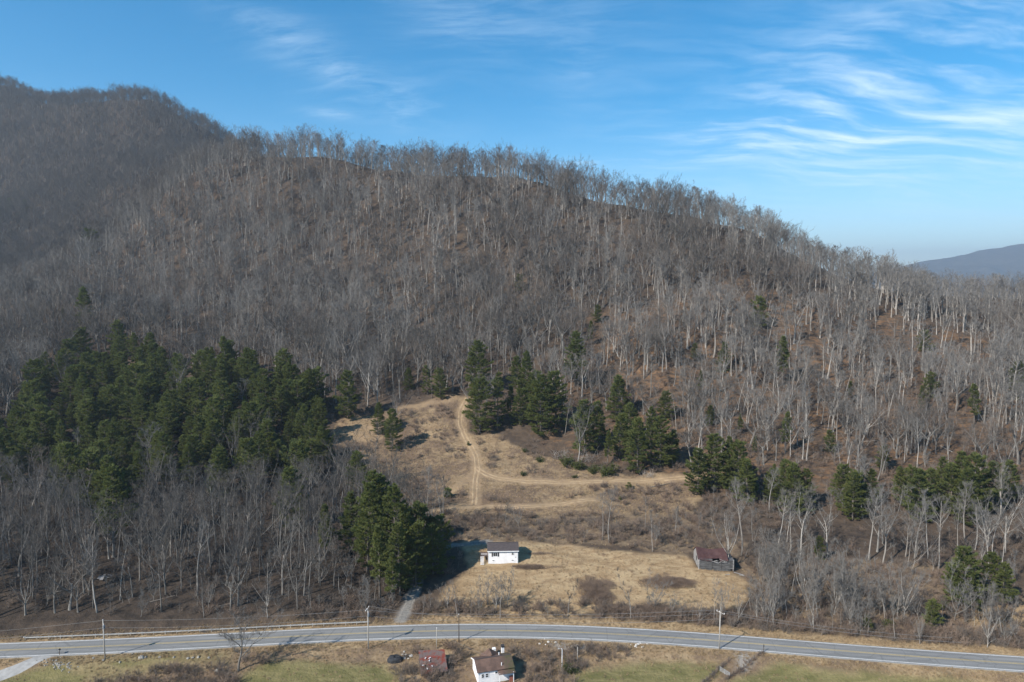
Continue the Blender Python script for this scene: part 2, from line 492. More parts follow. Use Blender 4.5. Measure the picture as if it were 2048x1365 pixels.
class MB:
    """collects boxes, tubes, spikes and loose faces, and links them as one mesh"""
    def __init__(s):
        s.v, s.f4, s.f3, s.n = [], [], [], 0

    def add(s, V, f4=None, f3=None):
        V = np.asarray(V, float)
        if f4 is not None and len(f4): s.f4.append(np.asarray(f4) + s.n)
        if f3 is not None and len(f3): s.f3.append(np.asarray(f3) + s.n)
        s.v.append(V); s.n += len(V)
        return s

    def box(s, c, size, rz=0.0, rx=0.0, ry=0.0):
        c = np.asarray(c, float); hx, hy, hz = np.asarray(size, float) / 2
        V = np.array([[x, y, z] for x in (-hx, hx) for y in (-hy, hy) for z in (-hz, hz)])
        for a, i, j in ((rx, 1, 2), (ry, 2, 0), (rz, 0, 1)):
            if a:
                ca, sa = math.cos(a), math.sin(a)
                p, q = V[:, i].copy(), V[:, j].copy()
                V[:, i], V[:, j] = ca * p - sa * q, sa * p + ca * q
        return s.add(V + c, [[0, 1, 3, 2], [4, 6, 7, 5], [0, 4, 5, 1], [2, 3, 7, 6], [0, 2, 6, 4], [1, 5, 7, 3]])

    def hexa(s, P):
        """eight corners: four below (ccw), four above"""
        return s.add(P, [[3, 2, 1, 0], [4, 5, 6, 7], [0, 1, 5, 4], [1, 2, 6, 5], [2, 3, 7, 6], [3, 0, 4, 7]])

    def slab(s, quad, th):
        q = np.asarray(quad, float)
        nrm = np.cross(q[1] - q[0], q[3] - q[0]); nrm /= np.linalg.norm(nrm)
        return s.hexa(np.vstack([q - nrm * th, q]))

    def prism(s, poly, a, b):
        """polygon (list of 3-D points) swept by the vector b - a"""
        P = np.asarray(poly, float); n = len(P); e = np.asarray(b, float) - np.asarray(a, float)
        V = np.vstack([P, P + e])
        f4 = [[k, (k + 1) % n, n + (k + 1) % n, n + k] for k in range(n)]
        f3 = [[0, k + 1, k] for k in range(1, n - 1)] + [[n, n + k, n + k + 1] for k in range(1, n - 1)]
        return s.add(V, f4, f3)

    def tube(s, P, R, n=6, cap=True):
        P = np.asarray(P, float); R = np.broadcast_to(np.asarray(R, float), (len(P),))
        T = np.gradient(P, axis=0); T /= np.linalg.norm(T, axis=1)[:, None] + 1e-9
        ref = np.array([1.0, 0, 0]) if abs(T[0][0]) < 0.8 else np.array([0, 1.0, 0])
        A = np.cross(T, ref); A /= np.linalg.norm(A, axis=1)[:, None] + 1e-9
        B = np.cross(T, A)
        an = np.arange(n) * 2 * math.pi / n
        V = (P[:, None] + R[:, None, None] * (np.cos(an)[None, :, None] * A[:, None] + np.sin(an)[None, :, None] * B[:, None])).reshape(-1, 3)
        f4 = [[r * n + k, r * n + (k + 1) % n, (r + 1) * n + (k + 1) % n, (r + 1) * n + k] for r in range(len(P) - 1) for k in range(n)]
        f3 = []
        if cap:
            L = (len(P) - 1) * n
            f3 = [[0, k + 1, k] for k in range(1, n - 1)] + [[L, L + k, L + k + 1] for k in range(1, n - 1)]
        return s.add(V, f4, f3)

    def spikes(s, P0, P1, R):
        """three-sided tapering twigs, one per row"""
        P0 = np.asarray(P0, float); P1 = np.asarray(P1, float); R = np.broadcast_to(np.asarray(R, float), (len(P0),))
        T = P1 - P0; T = T / (np.linalg.norm(T, axis=1)[:, None] + 1e-9)
        ref = np.where(np.abs(T[:, 2:3]) < 0.9, np.array([[0, 0, 1.0]]), np.array([[1.0, 0, 0]]))
        A = np.cross(T, ref); A /= np.linalg.norm(A, axis=1)[:, None] + 1e-9
        B = np.cross(T, A)
        V = np.empty((len(P0), 4, 3))
        for k in range(3):
            a = k * 2 * math.pi / 3
            V[:, k] = P0 + R[:, None] * (math.cos(a) * A + math.sin(a) * B)
        V[:, 3] = P1
        b = np.arange(len(P0))[:, None] * 4
        F = np.concatenate([b + np.array([[0, 1, 3]]), b + np.array([[1, 2, 3]]), b + np.array([[2, 0, 3]])])
        return s.add(V.reshape(-1, 3), None, F)

    def blades(s, C, D, L, W, twist):
        """needle sprays: bent three-cornered blades, one per row"""
        C = np.asarray(C, float); D = np.asarray(D, float)
        T = D / (np.linalg.norm(D, axis=1)[:, None] + 1e-9)
        A = np.cross(T, np.array([[0.13, 0.21, 0.97]])); A /= np.linalg.norm(A, axis=1)[:, None] + 1e-9
        B = np.cross(T, A)
        S = np.cos(twist)[:, None] * A + np.sin(twist)[:, None] * B
        V = np.empty((len(C), 3, 3))
        V[:, 0] = C - S * W[:, None] * 0.5; V[:, 1] = C + S * W[:, None] * 0.5; V[:, 2] = C + T * L[:, None]
        F = np.arange(len(C))[:, None] * 3 + np.array([[0, 1, 2]])
        return s.add(V.reshape(-1, 3), None, F)

    def sheet(s, rows):
        R = np.asarray(rows, float); a, b = R.shape[:2]
        idx = np.arange(a * b).reshape(a, b)
        f = np.stack([idx[:-1, :-1], idx[1:, :-1], idx[1:, 1:], idx[:-1, 1:]], -1).reshape(-1, 4)
        return s.add(R.reshape(-1, 3), f)

    def mesh(s, name, mats, smooth_=False):
        F4 = np.concatenate(s.f4) if s.f4 else None
        F3 = np.concatenate(s.f3) if s.f3 else None
        return mesh_np(name, np.concatenate(s.v), F4, F3, mats if isinstance(mats, (list, tuple)) else [mats], smooth_=smooth_)

    def build(s, name, mat, parent=None, smooth_=False):
        return link(bpy.data.objects.new(name, s.mesh(name, mat, smooth_)), parent)


def tag(o, label=None, cat=None, group=None, kind=None):
    if label: o['label'] = label
    if cat: o['category'] = cat
    if group: o['group'] = group
    if kind: o['kind'] = kind
    return o


def empty(name, loc, rz=0.0, label=None, cat=None, group=None):
    o = bpy.data.objects.new(name, None)
    o.empty_display_size = 0.5
    o.location = tuple(float(q) for q in loc); o.rotation_euler = (0, 0, rz)
    COL.objects.link(o)
    return tag(o, label, cat, group)


# ------------------------------------------------------------------ materials
def material(name, fn, rough=0.9, spec=0.15):
    m = bpy.data.materials.new(name)
    m.use_nodes = True
    t = NT(m.node_tree)
    b = m.node_tree.nodes['Principled BSDF']
    b.inputs['Roughness'].default_value = rough
    b.inputs['Specular IOR Level'].default_value = spec
    r = fn(t, b)
    if r is not None:
        t.put(r, b.inputs['Base Color'])
    MATS[name] = m
    return m


def obj_co(t):
    return t.node('ShaderNodeTexCoord').outputs['Object']


def geo_pos(t):
    return t.node('ShaderNodeNewGeometry').outputs['Position']


def rnd(t):
    return t.node('ShaderNodeObjectInfo').outputs['Random']


def bump(t, b, h, strength=0.4, dist=0.1):
    n = t.node('ShaderNodeBump')
    n.inputs['Strength'].default_value = strength; n.inputs['Distance'].default_value = dist
    t.put(h, n.inputs['Height']); t.put(n.outputs[0], b.inputs['Normal'])


def plain(c1, c2, scale, rough=0.85, spec=0.2, stretch=(1, 1, 1), bmp=0.0, metal=0.0):
    def fn(t, b):
        v = t.mapping(obj_co(t), scale=stretch)
        n = t.noise(v, scale, 5, 0.6)
        if bmp: bump(t, b, n, bmp, 0.05)
        b.inputs['Metallic'].default_value = metal
        return t.mix(t.ramp(n, 0.3, 0.7), c1, c2)
    return fn


def ground_mat(t, b):
    p = geo_pos(t)
    n1 = t.noise(p, 0.045, 5, 0.6)
    n2 = t.noise(p, 0.35, 6, 0.65)
    n3 = t.noise(p, 1.7, 4, 0.7)
    n4 = t.noise(t.mapping(p, rot=(0, 0, 0.4), scale=(1, 2.6, 1)), 0.16, 6, 0.65, 0.6)
    # forest floor: old leaves, grey-brown to rust
    litter = t.mix(t.ramp(n2, 0.3, 0.7), (0.060, 0.046, 0.036), (0.105, 0.076, 0.054))
    rust = t.mix(t.ramp(n2, 0.3, 0.7), (0.115, 0.068, 0.040), (0.20, 0.120, 0.066))
    wl = t.math('MULTIPLY', t.attr('z_litter'), t.ramp(n4, 0.42, 0.63))
    c = t.mix(wl, litter, rust)
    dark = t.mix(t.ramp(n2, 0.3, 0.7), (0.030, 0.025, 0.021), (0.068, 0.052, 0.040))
    c = t.mix(t.math('MULTIPLY', t.attr('z_shade_litter'), 0.9), c, dark)  # dark litter with the shade of the woods painted in
    # brush ground
    brush = t.mix(t.ramp(n2, 0.35, 0.65), (0.115, 0.082, 0.058), (0.21, 0.155, 0.10))
    c = t.mix(t.attr('z_brush'), c, brush)
    # dry grass
    dry = t.mix(t.ramp(n4, 0.35, 0.65), (0.285, 0.195, 0.108), (0.40, 0.293, 0.17))
    dry = t.mix(t.ramp(n2, 0.5, 0.78), dry, (0.16, 0.105, 0.066))
    dry = t.mix(t.math('MULTIPLY', t.ramp(n3, 0.45, 0.8), 0.6), dry, (0.14, 0.10, 0.06))
    c = t.mix(t.attr('z_dry'), c, dry)
    dry_c = t.mix(t.math('MULTIPLY', t.attr('z_patchy'), 0.42), c, (0.165, 0.118, 0.078))
    c = t.mix(t.attr('z_dry'), c, dry_c)
    bram = t.mix(t.ramp(n3, 0.3, 0.7), (0.10, 0.070, 0.052), (0.165, 0.115, 0.08))
    wb = t.math('MULTIPLY', t.attr('z_patchy'), t.ramp(t.math('ADD', t.math('MULTIPLY', n1, 0.6), t.math('MULTIPLY', n2, 0.4)), 0.44, 0.56))
    c = t.mix(t.math('MULTIPLY', wb, 0.85), c, bram)
    green = t.mix(t.ramp(n4, 0.3, 0.7), (0.125, 0.118, 0.046), (0.225, 0.19, 0.088))
    green = t.mix(t.math('MULTIPLY', t.ramp(n3, 0.4, 0.8), 0.5), green, (0.10, 0.085, 0.04))
    c = t.mix(t.attr('z_green'), c, green)
    dirt = t.mix(t.ramp(n2, 0.3, 0.7), (0.27, 0.185, 0.105), (0.36, 0.26, 0.16))
    c = t.mix(t.attr('z_dirt'), c, dirt)
    grav = t.mix(t.ramp(n3, 0.3, 0.7), (0.20, 0.18, 0.155), (0.32, 0.295, 0.26))
    c = t.mix(t.attr('z_gravel'), c, grav)
    bump(t, b, t.math('ADD', n3, t.math('MULTIPLY', n2, 1.5)), 0.9, 0.35)
    return c


def bark_mat(a, c, dark=0.5):
    def fn(t, b):
        o = obj_co(t)
        n = t.noise(t.mapping(o, scale=(1, 1, 0.25)), 2.5, 4, 0.6)
        col = t.mix(t.ramp(n, 0.35, 0.7), a, c)
        r = rnd(t)
        return t.mix(t.math('MULTIPLY', r, dark), col, (a[0] * 0.45, a[1] * 0.42, a[2] * 0.40))
    return fn


def twig_mat(a, c):
    def fn(t, b):
        r = rnd(t)
        col = t.mix(r, a, c)
        n = t.noise(obj_co(t), 0.5, 2)
        return t.mix(t.math('MULTIPLY', n, 0.5), col, (a[0] * 0.5, a[1] * 0.46, a[2] * 0.42))
    return fn


def needle_mat(a, c):
    def fn(t, b):
        r = rnd(t)
        col = t.mix(r, a, c)
        n = t.noise(obj_co(t), 0.7, 3)
        n2 = t.noise(obj_co(t), 4.0, 2)
        col = t.mix(t.ramp(n, 0.3, 0.7), col, (c[0] * 1.25, c[1] * 1.15, c[2] * 0.9))
        col = t.mix(t.math('MULTIPLY', n2, 0.5), col, (a[0] * 0.55, a[1] * 0.6, a[2] * 0.6))
        tr = t.node('ShaderNodeBsdfTranslucent')
        t.put(t.mix(0.5, col, (0.10, 0.14, 0.02)), tr.inputs[0])
        mx = t.node('ShaderNodeMixShader')
        mx.inputs[0].default_value = 0.46
        t.put(b.outputs[0], mx.inputs[1]); t.put(tr.outputs[0], mx.inputs[2])
        out = [q for q in t.n if q.type == 'OUTPUT_MATERIAL'][0]
        t.put(mx.outputs[0], out.inputs[0])
        return col
    return fn


def asphalt(t, b):
    p = geo_pos(t)
    n = t.noise(p, 3.0, 5, 0.7)
    s = t.noise(t.mapping(p, scale=(0.03, 1.0, 1)), 1.1, 5, 0.65)
    c = t.mix(t.ramp(n, 0.3, 0.7), (0.165, 0.163, 0.156), (0.215, 0.213, 0.204))
    c = t.mix(t.math('MULTIPLY', t.ramp(s, 0.4, 0.65), 0.75), c, (0.255, 0.25, 0.24))
    lane = t.math('ABSOLUTE', t.math('SUBTRACT', t.math('ABSOLUTE', t.math('SUBTRACT', t.math('ABSOLUTE', t.attr('across')), 1.65)), 0.8))
    c = t.mix(t.math('MULTIPLY', t.ramp(lane, 0.42, 0.08), 0.4), c, (0.13, 0.13, 0.126))          # wheel paths
    vor = t.node('ShaderNodeTexVoronoi', feature='DISTANCE_TO_EDGE')
    wob = t.vmath('ADD', p, t.vmath('MULTIPLY', t.node('ShaderNodeTexNoise').outputs[1], (2.0, 2.0, 0.0)))
    t.put(wob, vor.inputs['Vector']); vor.inputs['Scale'].default_value = 0.16
    c = t.mix(t.math('MULTIPLY', t.ramp(vor.outputs[0], 0.022, 0.008), 0.28), c, (0.07, 0.07, 0.068))   # sealed cracks
    pt = t.noise(t.mapping(p, scale=(0.12, 0.5, 1)), 0.5, 2, 0.4)
    return t.mix(t.math('MULTIPLY', t.ramp(pt, 0.62, 0.66), 0.3), c, (0.125, 0.125, 0.122))        # patches


def siding(t, b):
    o = obj_co(t)
    n = t.noise(o, 0.8, 4)
    c = t.mix(t.ramp(n, 0.3, 0.75), (0.80, 0.78, 0.77), (0.70, 0.68, 0.66))
    return c


def shingle(a, c):
    def fn(t, b):
        o = obj_co(t)
        n = t.noise(t.mapping(o, scale=(0.7, 2.2, 2.2)), 1.6, 5, 0.65)
        n2 = t.noise(o, 9, 2)
        col = t.mix(t.ramp(n, 0.3, 0.7), a, c)
        return t.mix(t.math('MULTIPLY', n2, 0.4), col, (a[0] * 0.6, a[1] * 0.6, a[2] * 0.6))
    return fn


def mossy_roof(t, b):
    o = obj_co(t)
    n = t.noise(o, 0.7, 5, 0.65)
    sep_ = t.node('ShaderNodeSeparateXYZ'); t.put(o, sep_.inputs[0])
    col = t.mix(t.ramp(n, 0.3, 0.7), (0.088, 0.058, 0.046), (0.155, 0.098, 0.075))
    m = t.math('MULTIPLY', t.ramp(sep_.outputs[0], 1.6, 3.2), t.ramp(n, 0.36, 0.56))
    return t.mix(t.math('MULTIPLY', m, 0.85), col, (0.06, 0.062, 0.03))


def rusty(t, b):
    o = obj_co(t)
    n = t.noise(o, 0.55, 5, 0.65)
    n2 = t.noise(t.mapping(o, scale=(1, 0.3, 1)), 1.6, 4, 0.6)
    col = t.mix(t.ramp(n, 0.40, 0.52), (0.17, 0.040, 0.026), (0.125, 0.092, 0.082))
    return t.mix(t.math('MULTIPLY', t.ramp(n2, 0.5, 0.75), 0.55), col, (0.20, 0.062, 0.036))


def hill_mat(t, b):
    p = geo_pos(t)
    n = t.noise(p, 0.012, 6, 0.7)
    return t.mix(t.ramp(n, 0.35, 0.65), (0.05, 0.048, 0.04), (0.10, 0.085, 0.07))


material('ground', ground_mat, 0.95, 0.05)
material('bark_pale', bark_mat((0.32, 0.29, 0.255), (0.45, 0.42, 0.375), 0.55))
material('bark_dark', bark_mat((0.14, 0.12, 0.10), (0.22, 0.19, 0.16), 0.4))
material('bark_grey', bark_mat((0.19, 0.175, 0.155), (0.28, 0.262, 0.235), 0.45))
material('twigs', twig_mat((0.155, 0.145, 0.132), (0.225, 0.212, 0.194)))
material('twigs_pale', twig_mat((0.185, 0.175, 0.16), (0.265, 0.25, 0.23)))
material('twigs_dark', twig_mat((0.092, 0.084, 0.075), (0.145, 0.134, 0.12)))
material('twigs_warm', twig_mat((0.145, 0.118, 0.098), (0.21, 0.175, 0.145)))
material('brush_twigs', twig_mat((0.17, 0.122, 0.094), (0.27, 0.205, 0.155)))
material('needles', needle_mat((0.115, 0.145, 0.050), (0.165, 0.186, 0.062)), 0.75, 0.2)
material('needles_yellow', needle_mat((0.12, 0.145, 0.045), (0.155, 0.175, 0.06)), 0.75, 0.2)
material('evergreen_leaf', needle_mat((0.05, 0.075, 0.018), (0.095, 0.11, 0.025)), 0.6, 0.3)
material('straw', twig_mat((0.30, 0.215, 0.12), (0.42, 0.315, 0.19)))
material('green_grass', twig_mat((0.11, 0.115, 0.04), (0.20, 0.175, 0.075)))
material('asphalt', asphalt, 0.75, 0.35)
material('white_line', plain((0.62, 0.61, 0.58), (0.78, 0.77, 0.74), 1.2, 0.7))
material('yellow_line', plain((0.42, 0.30, 0.09), (0.55, 0.40, 0.13), 0.8, 0.7))
material('dirt', plain((0.27, 0.19, 0.11), (0.37, 0.27, 0.165), 0.5, 0.95, 0.05, bmp=0.5))
material('gravel', plain((0.13, 0.12, 0.105), (0.23, 0.215, 0.19), 2.0, 0.95, 0.1, bmp=0.6))  # gravel of the drive, darkened to paint in the pine shade
material('concrete', plain((0.26, 0.25, 0.235), (0.36, 0.35, 0.33), 0.7, 0.85, 0.2))
material('pole_wood', plain((0.34, 0.31, 0.27), (0.46, 0.43, 0.385), 2.0, 0.85, 0.15, (1, 1, 0.15)))
material('dark_pole', plain((0.07, 0.055, 0.045), (0.12, 0.10, 0.08), 2.0, 0.85, 0.15, (1, 1, 0.15)))
material('galvanised', plain((0.30, 0.30, 0.295), (0.42, 0.42, 0.41), 1.5, 0.6, 0.4, metal=0.2))
material('transformer', plain((0.16, 0.17, 0.18), (0.24, 0.25, 0.26), 2.0, 0.5, 0.4))
material('wire', plain((0.16, 0.155, 0.15), (0.24, 0.235, 0.23), 1.0, 0.6, 0.3))
material('siding', siding, 0.7, 0.25)
material('white_trim', plain((0.74, 0.73, 0.72), (0.82, 0.81, 0.80), 1.0, 0.6, 0.3))
material('house_roof', shingle((0.062, 0.052, 0.052), (0.105, 0.088, 0.085)), 0.9)
material('mossy_roof', mossy_roof, 0.9)
material('glass', plain((0.012, 0.014, 0.018), (0.03, 0.034, 0.04), 1.0, 0.12, 0.5))
material('dark_trim', plain((0.03, 0.03, 0.034), (0.05, 0.05, 0.055), 2.0, 0.6, 0.3))
material('porch_wood', plain((0.085, 0.058, 0.050), (0.14, 0.10, 0.085), 1.5, 0.85))
material('brick', plain((0.22, 0.075, 0.05), (0.32, 0.13, 0.09), 3.0, 0.9))
material('barn_wood', plain((0.055, 0.054, 0.054), (0.15, 0.147, 0.144), 1.3, 0.9, 0.1, (0.5, 0.5, 2.5)))
material('barn_wood_pale', plain((0.20, 0.19, 0.18), (0.36, 0.345, 0.33), 1.5, 0.9, 0.1))
material('barn_roof', plain((0.052, 0.027, 0.027), (0.09, 0.05, 0.046), 0.7, 0.7, 0.3))
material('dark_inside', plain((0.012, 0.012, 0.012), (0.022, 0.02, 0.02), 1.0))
material('rusty_tin', rusty, 0.65, 0.3)
material('tarp', plain((0.02, 0.021, 0.024), (0.05, 0.052, 0.056), 1.2, 0.5, 0.35))
material('rock', plain((0.20, 0.185, 0.16), (0.36, 0.34, 0.30), 2.0, 0.9, 0.1, bmp=0.6))
material('rubble', plain((0.50, 0.47, 0.43), (0.66, 0.63, 0.58), 2.0, 0.9, 0.1))
material('hill', hill_mat, 0.95, 0.02)

# ------------------------------------------------------------------ ground
nx, ny = GX.shape
idx = np.arange(nx * ny).reshape(nx, ny)
F = np.stack([idx[:-1, :-1], idx[1:, :-1], idx[1:, 1:], idx[:-1, 1:]], -1).reshape(-1, 4)
gme = mesh_np('ground', np.stack([GX, GY, GZ], -1).reshape(-1, 3), F, mats=[MATS['ground']], smooth_=True)
xf, yf = GX.ravel(), GY.ravel()
jit = (fbm(xf / 9, yf / 9, 3, 3) - 0.5) * 7.0
jit2 = (fbm(xf / 3.1, yf / 3.1, 13, 3) - 0.5) * 3.0


def zone(poly, soft=1.5, j=1.0):
    return smooth(-soft, soft, poly_sd(poly, xf, yf) + (jit + jit2) * j)


dry = np.maximum(zone(Z_CLEAR), zone(Z_FIELD, 1.2, 0.7))
dry = np.maximum(dry, zone(Z_LOWER, 1.0, 0.3))
droad = np.abs(yf - road_y(xf))
dry = np.maximum(dry, smooth(9.5, 6.0, droad + jit2 + np.where((xf < -25) & (yf > road_y(xf)), 2.0, 0)))
dry = np.maximum(dry, zone(Z_TAN, 2, 1.0))
patchy = np.maximum(zone(Z_CLEAR), zone(Z_LOWER) * 0.8)
brush = np.maximum(zone(Z_BANK), zone(Z_SCRUB))
green = np.zeros_like(xf)
for q in Z_LAWN:
    green = np.maximum(green, zone(q, 2.0, 0.6))
green = np.maximum(green, 0.55 * zone(world_poly([(100, 1320), (330, 1303), (470, 1298), (460, 1330), (330, 1345), (150, 1390), (60, 1390)]), 3.0, 1.0))
shade_litter = np.maximum(smooth(-3, 3, poly_sd(Z_WOOD_LEFT, xf, yf) + jit), smooth(700, 780, yf))  # dark litter, also painted shade: left wood and far mountain
litter = smooth(-15, 15, poly_sd(Z_LITTER, xf, yf) + jit * 4)
dirt = zone(Z_BARE, 1.0, 0.4) * 0.7
for k, (ln, wd) in TRACK_W.items():
    dirt = np.maximum(dirt, smooth(wd + 1.6, wd - 0.2, line_d(ln, xf, yf) + jit2 * 0.5) * (0.62 if wd > 1.5 else 0.5))
gravel = smooth(2.2, 1.0, line_d(DRIVE, xf, yf) + jit2 * 0.4)
for pl in [[(1100, 1286), (1190, 1290), (1170, 1300), (1120, 1296)], [(1470, 1305), (1520, 1312), (1495, 1345), (1470, 1345), (1478, 1325)]]:
    gravel = np.maximum(gravel, zone(world_poly(pl), 1.0, 0.25))
for nm, arr in [('z_dry', dry), ('z_patchy', patchy), ('z_brush', brush), ('z_green', green), ('z_litter', litter), ('z_shade_litter', shade_litter), ('z_dirt', dirt), ('z_gravel', gravel)]:
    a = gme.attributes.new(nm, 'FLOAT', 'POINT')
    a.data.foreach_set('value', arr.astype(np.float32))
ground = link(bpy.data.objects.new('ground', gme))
tag(ground, kind='structure', label='valley floor and wooded hillside ground')

# the distant blue hill beyond the valley on the right
hx = np.linspace(1600, 15000, 260); hv = np.linspace(0, 1, 26)
sky_px = np.array([(1500, 590), (1700, 556), (1830, 528), (1865, 520), (1900, 515), (1940, 508), (2000, 497), (2048, 488), (2200, 470), (2500, 478), (2900, 520), (3600, 590)], float)
DY = 9000.0
sk = at_y(sky_px[:, 0], sky_px[:, 1], DY)
prof = np.interp(hx, sk[:, 0], sk[:, 2], left=30, right=30) + (fbm(hx / 90, hx * 0, 91, 3) - 0.5) * 26
rows = []
for v in hv:
    e = 1 - abs(v - 0.55) / 0.55 if v < 0.55 else 1 - (v - 0.55) / 0.45
    yy = DY - 2600 + 4700 * v
    z = 5 + (prof - 5) * smooth(0, 1, np.full_like(hx, e)) + (1 - e) * e * (fbm(hx / 420, np.full_like(hx, yy) / 420, 93, 3) - 0.5) * 700
    rows.append(np.stack([hx, np.full_like(hx, yy), z], -1))
dh = MB().sheet(rows).build('distant_hill', MATS['hill'], smooth_=True)
tag(dh, kind='structure', label='blue distant hill beyond the valley on the right')


def strip(name, line, wd, mat, lift=0.05, step=1.0, ragged=0.0, parent=None, seed=0, kind='structure', ruts=(0.0,)):
    ln = np.asarray(line, float)
    seg = np.r_[0, np.cumsum(np.hypot(*np.diff(ln, axis=0).T))]
    n = max(3, int(seg[-1] / step))
    s = np.linspace(0, seg[-1], n)
    x, y = np.interp(s, seg, ln[:, 0]), np.interp(s, seg, ln[:, 1])
    for _ in range(4):
        x[1:-1] = (x[:-2] + 2 * x[1:-1] + x[2:]) / 4; y[1:-1] = (y[:-2] + 2 * y[1:-1] + y[2:]) / 4
    tx, ty = np.gradient(x), np.gradient(y); L = np.hypot(tx, ty); nx_, ny_ = -ty / L, tx / L
    mb = MB()
    m = 7
    for off in ruts:
        rows = []
        for k in range(m):
            u = (k / (m - 1) - 0.5) * 2
            r = off + wd * u * (1 + ragged * (vnoise(s * 0.6, s * 0 + (7 if u < 0 else 19) + off, seed) - 0.5)) + (0.3 if len(ruts) > 1 else 0) * (vnoise(s * .15, s * 0 + 3, seed) - .5)
            X, Y = x + nx_ * r, y + ny_ * r
            # the edges dip into the soil
            rows.append(np.stack([X, Y, height(X, Y) + lift * (1.0 if abs(u) < 0.99 else -1.0)], -1))
        mb.sheet(rows[::-1])
    o = mb.build(name, mat, parent, True)
    return tag(o, kind=kind) if kind else o


# ------------------------------------------------------------------ road with markings, kerb-free, and the ways off it
def road_strip(off0, off1, z, x0=-420, x1=420, n=500, dash=None):
    xs = np.linspace(x0, x1, n)
    ys = road_y(xs)
    t = np.gradient(ys, xs); L = np.hypot(1, t); nX, nY = -t / L, 1 / L
    return [np.stack([xs + nX * off1, ys + nY * off1, np.full_like(xs, z)], -1), np.stack([xs + nX * off0, ys + nY * off0, np.full_like(xs, z)], -1)]


offs = np.linspace(-3.75, 3.75, 13)
r0 = [np.asarray(road_strip(b_, b_, 0.0)[0]) for b_ in offs[::-1]]
base = MB().sheet(r0)
r0 = [r0[0], r0[-1]]
base.sheet([r0[0] * [1, 1, 0] + [0, 0.25, -0.3], r0[0]]); base.sheet([r0[1], r0[1] * [1, 1, 0] + [0, -0.25, -0.3]])
road = base.build('road', MATS['asphalt'])
ac = np.concatenate([np.repeat(offs[::-1], 500), np.full(1000, 3.75), np.full(1000, -3.75)]).astype(np.float32)
road.data.attributes.new('across', 'FLOAT', 'POINT').data.foreach_set('value', ac)
tag(road, 'two-lane grey asphalt road crossing the valley floor', kind='structure')
for s in (-1, 1):
    e = road_strip(min(s * 3.22, s * 3.40), max(s * 3.22, s * 3.40), 0.006)
    MB().sheet(e).build('edge_line', MATS['white_line'], road)
for a, b in ((-0.24, -0.12), (0.12, 0.24)):
    MB().sheet(road_strip(a, b, 0.006)).build('centre_line', MATS['yellow_line'], road)
strip('dirt_track', TRACK_W['hill'][0], .48, MATS['dirt'], 0.06, 1.0, 0.9, seed=1, ruts=(-.85, .85))['label'] = 'pale dirt track climbing the clearing'
strip('dirt_track', TRACK_W['right'][0], .42, MATS['dirt'], 0.06, 1.0, 0.9, seed=2, ruts=(-.8, .8))['label'] = 'dirt track curving right across the clearing'
strip('dirt_track', TRACK_W['lower'][0], .42, MATS['dirt'], 0.06, 1.0, 1.0, seed=3, ruts=(-.75, .75))['label'] = 'faint dirt track along the lower terrace'
strip('gravel_drive', DRIVE, 1.25, MATS['gravel'], 0.07, 1.0, 0.4, seed=4)['label'] = 'gravel drive climbing from the road into pine shade'
dl = world_poly([(118, 1304), (95, 1310), (70, 1320), (40, 1336), (0, 1352), (-60, 1372)])
strip('concrete_drive', dl, 2.1, MATS['concrete'], 0.09, 0.8, 0.1, seed=5)['label'] = 'pale concrete drive leaving the road bottom left'
# ------------------------------------------------------------------ tree templates
UP = np.array([0, 0, 1.0])


def unit(v):
    return v / (np.linalg.norm(v) + 1e-9)


def limb(p, d, L, r, n, R, trop=0.25, wob=0.18, r_end=0.25):
    """a wandering, tapering branch: points and radii"""
    P, rr = [np.array(p, float)], [r]
    d = unit(np.array(d, float))
    for k in range(n):
        d = unit(d + R.normal(0, wob, 3) + UP * trop / n)
        P.append(P[-1] + d * L / n)
        rr.append(r * (1 - (1 - r_end) * (k + 1) / n))
    return np.array(P), np.array(rr)


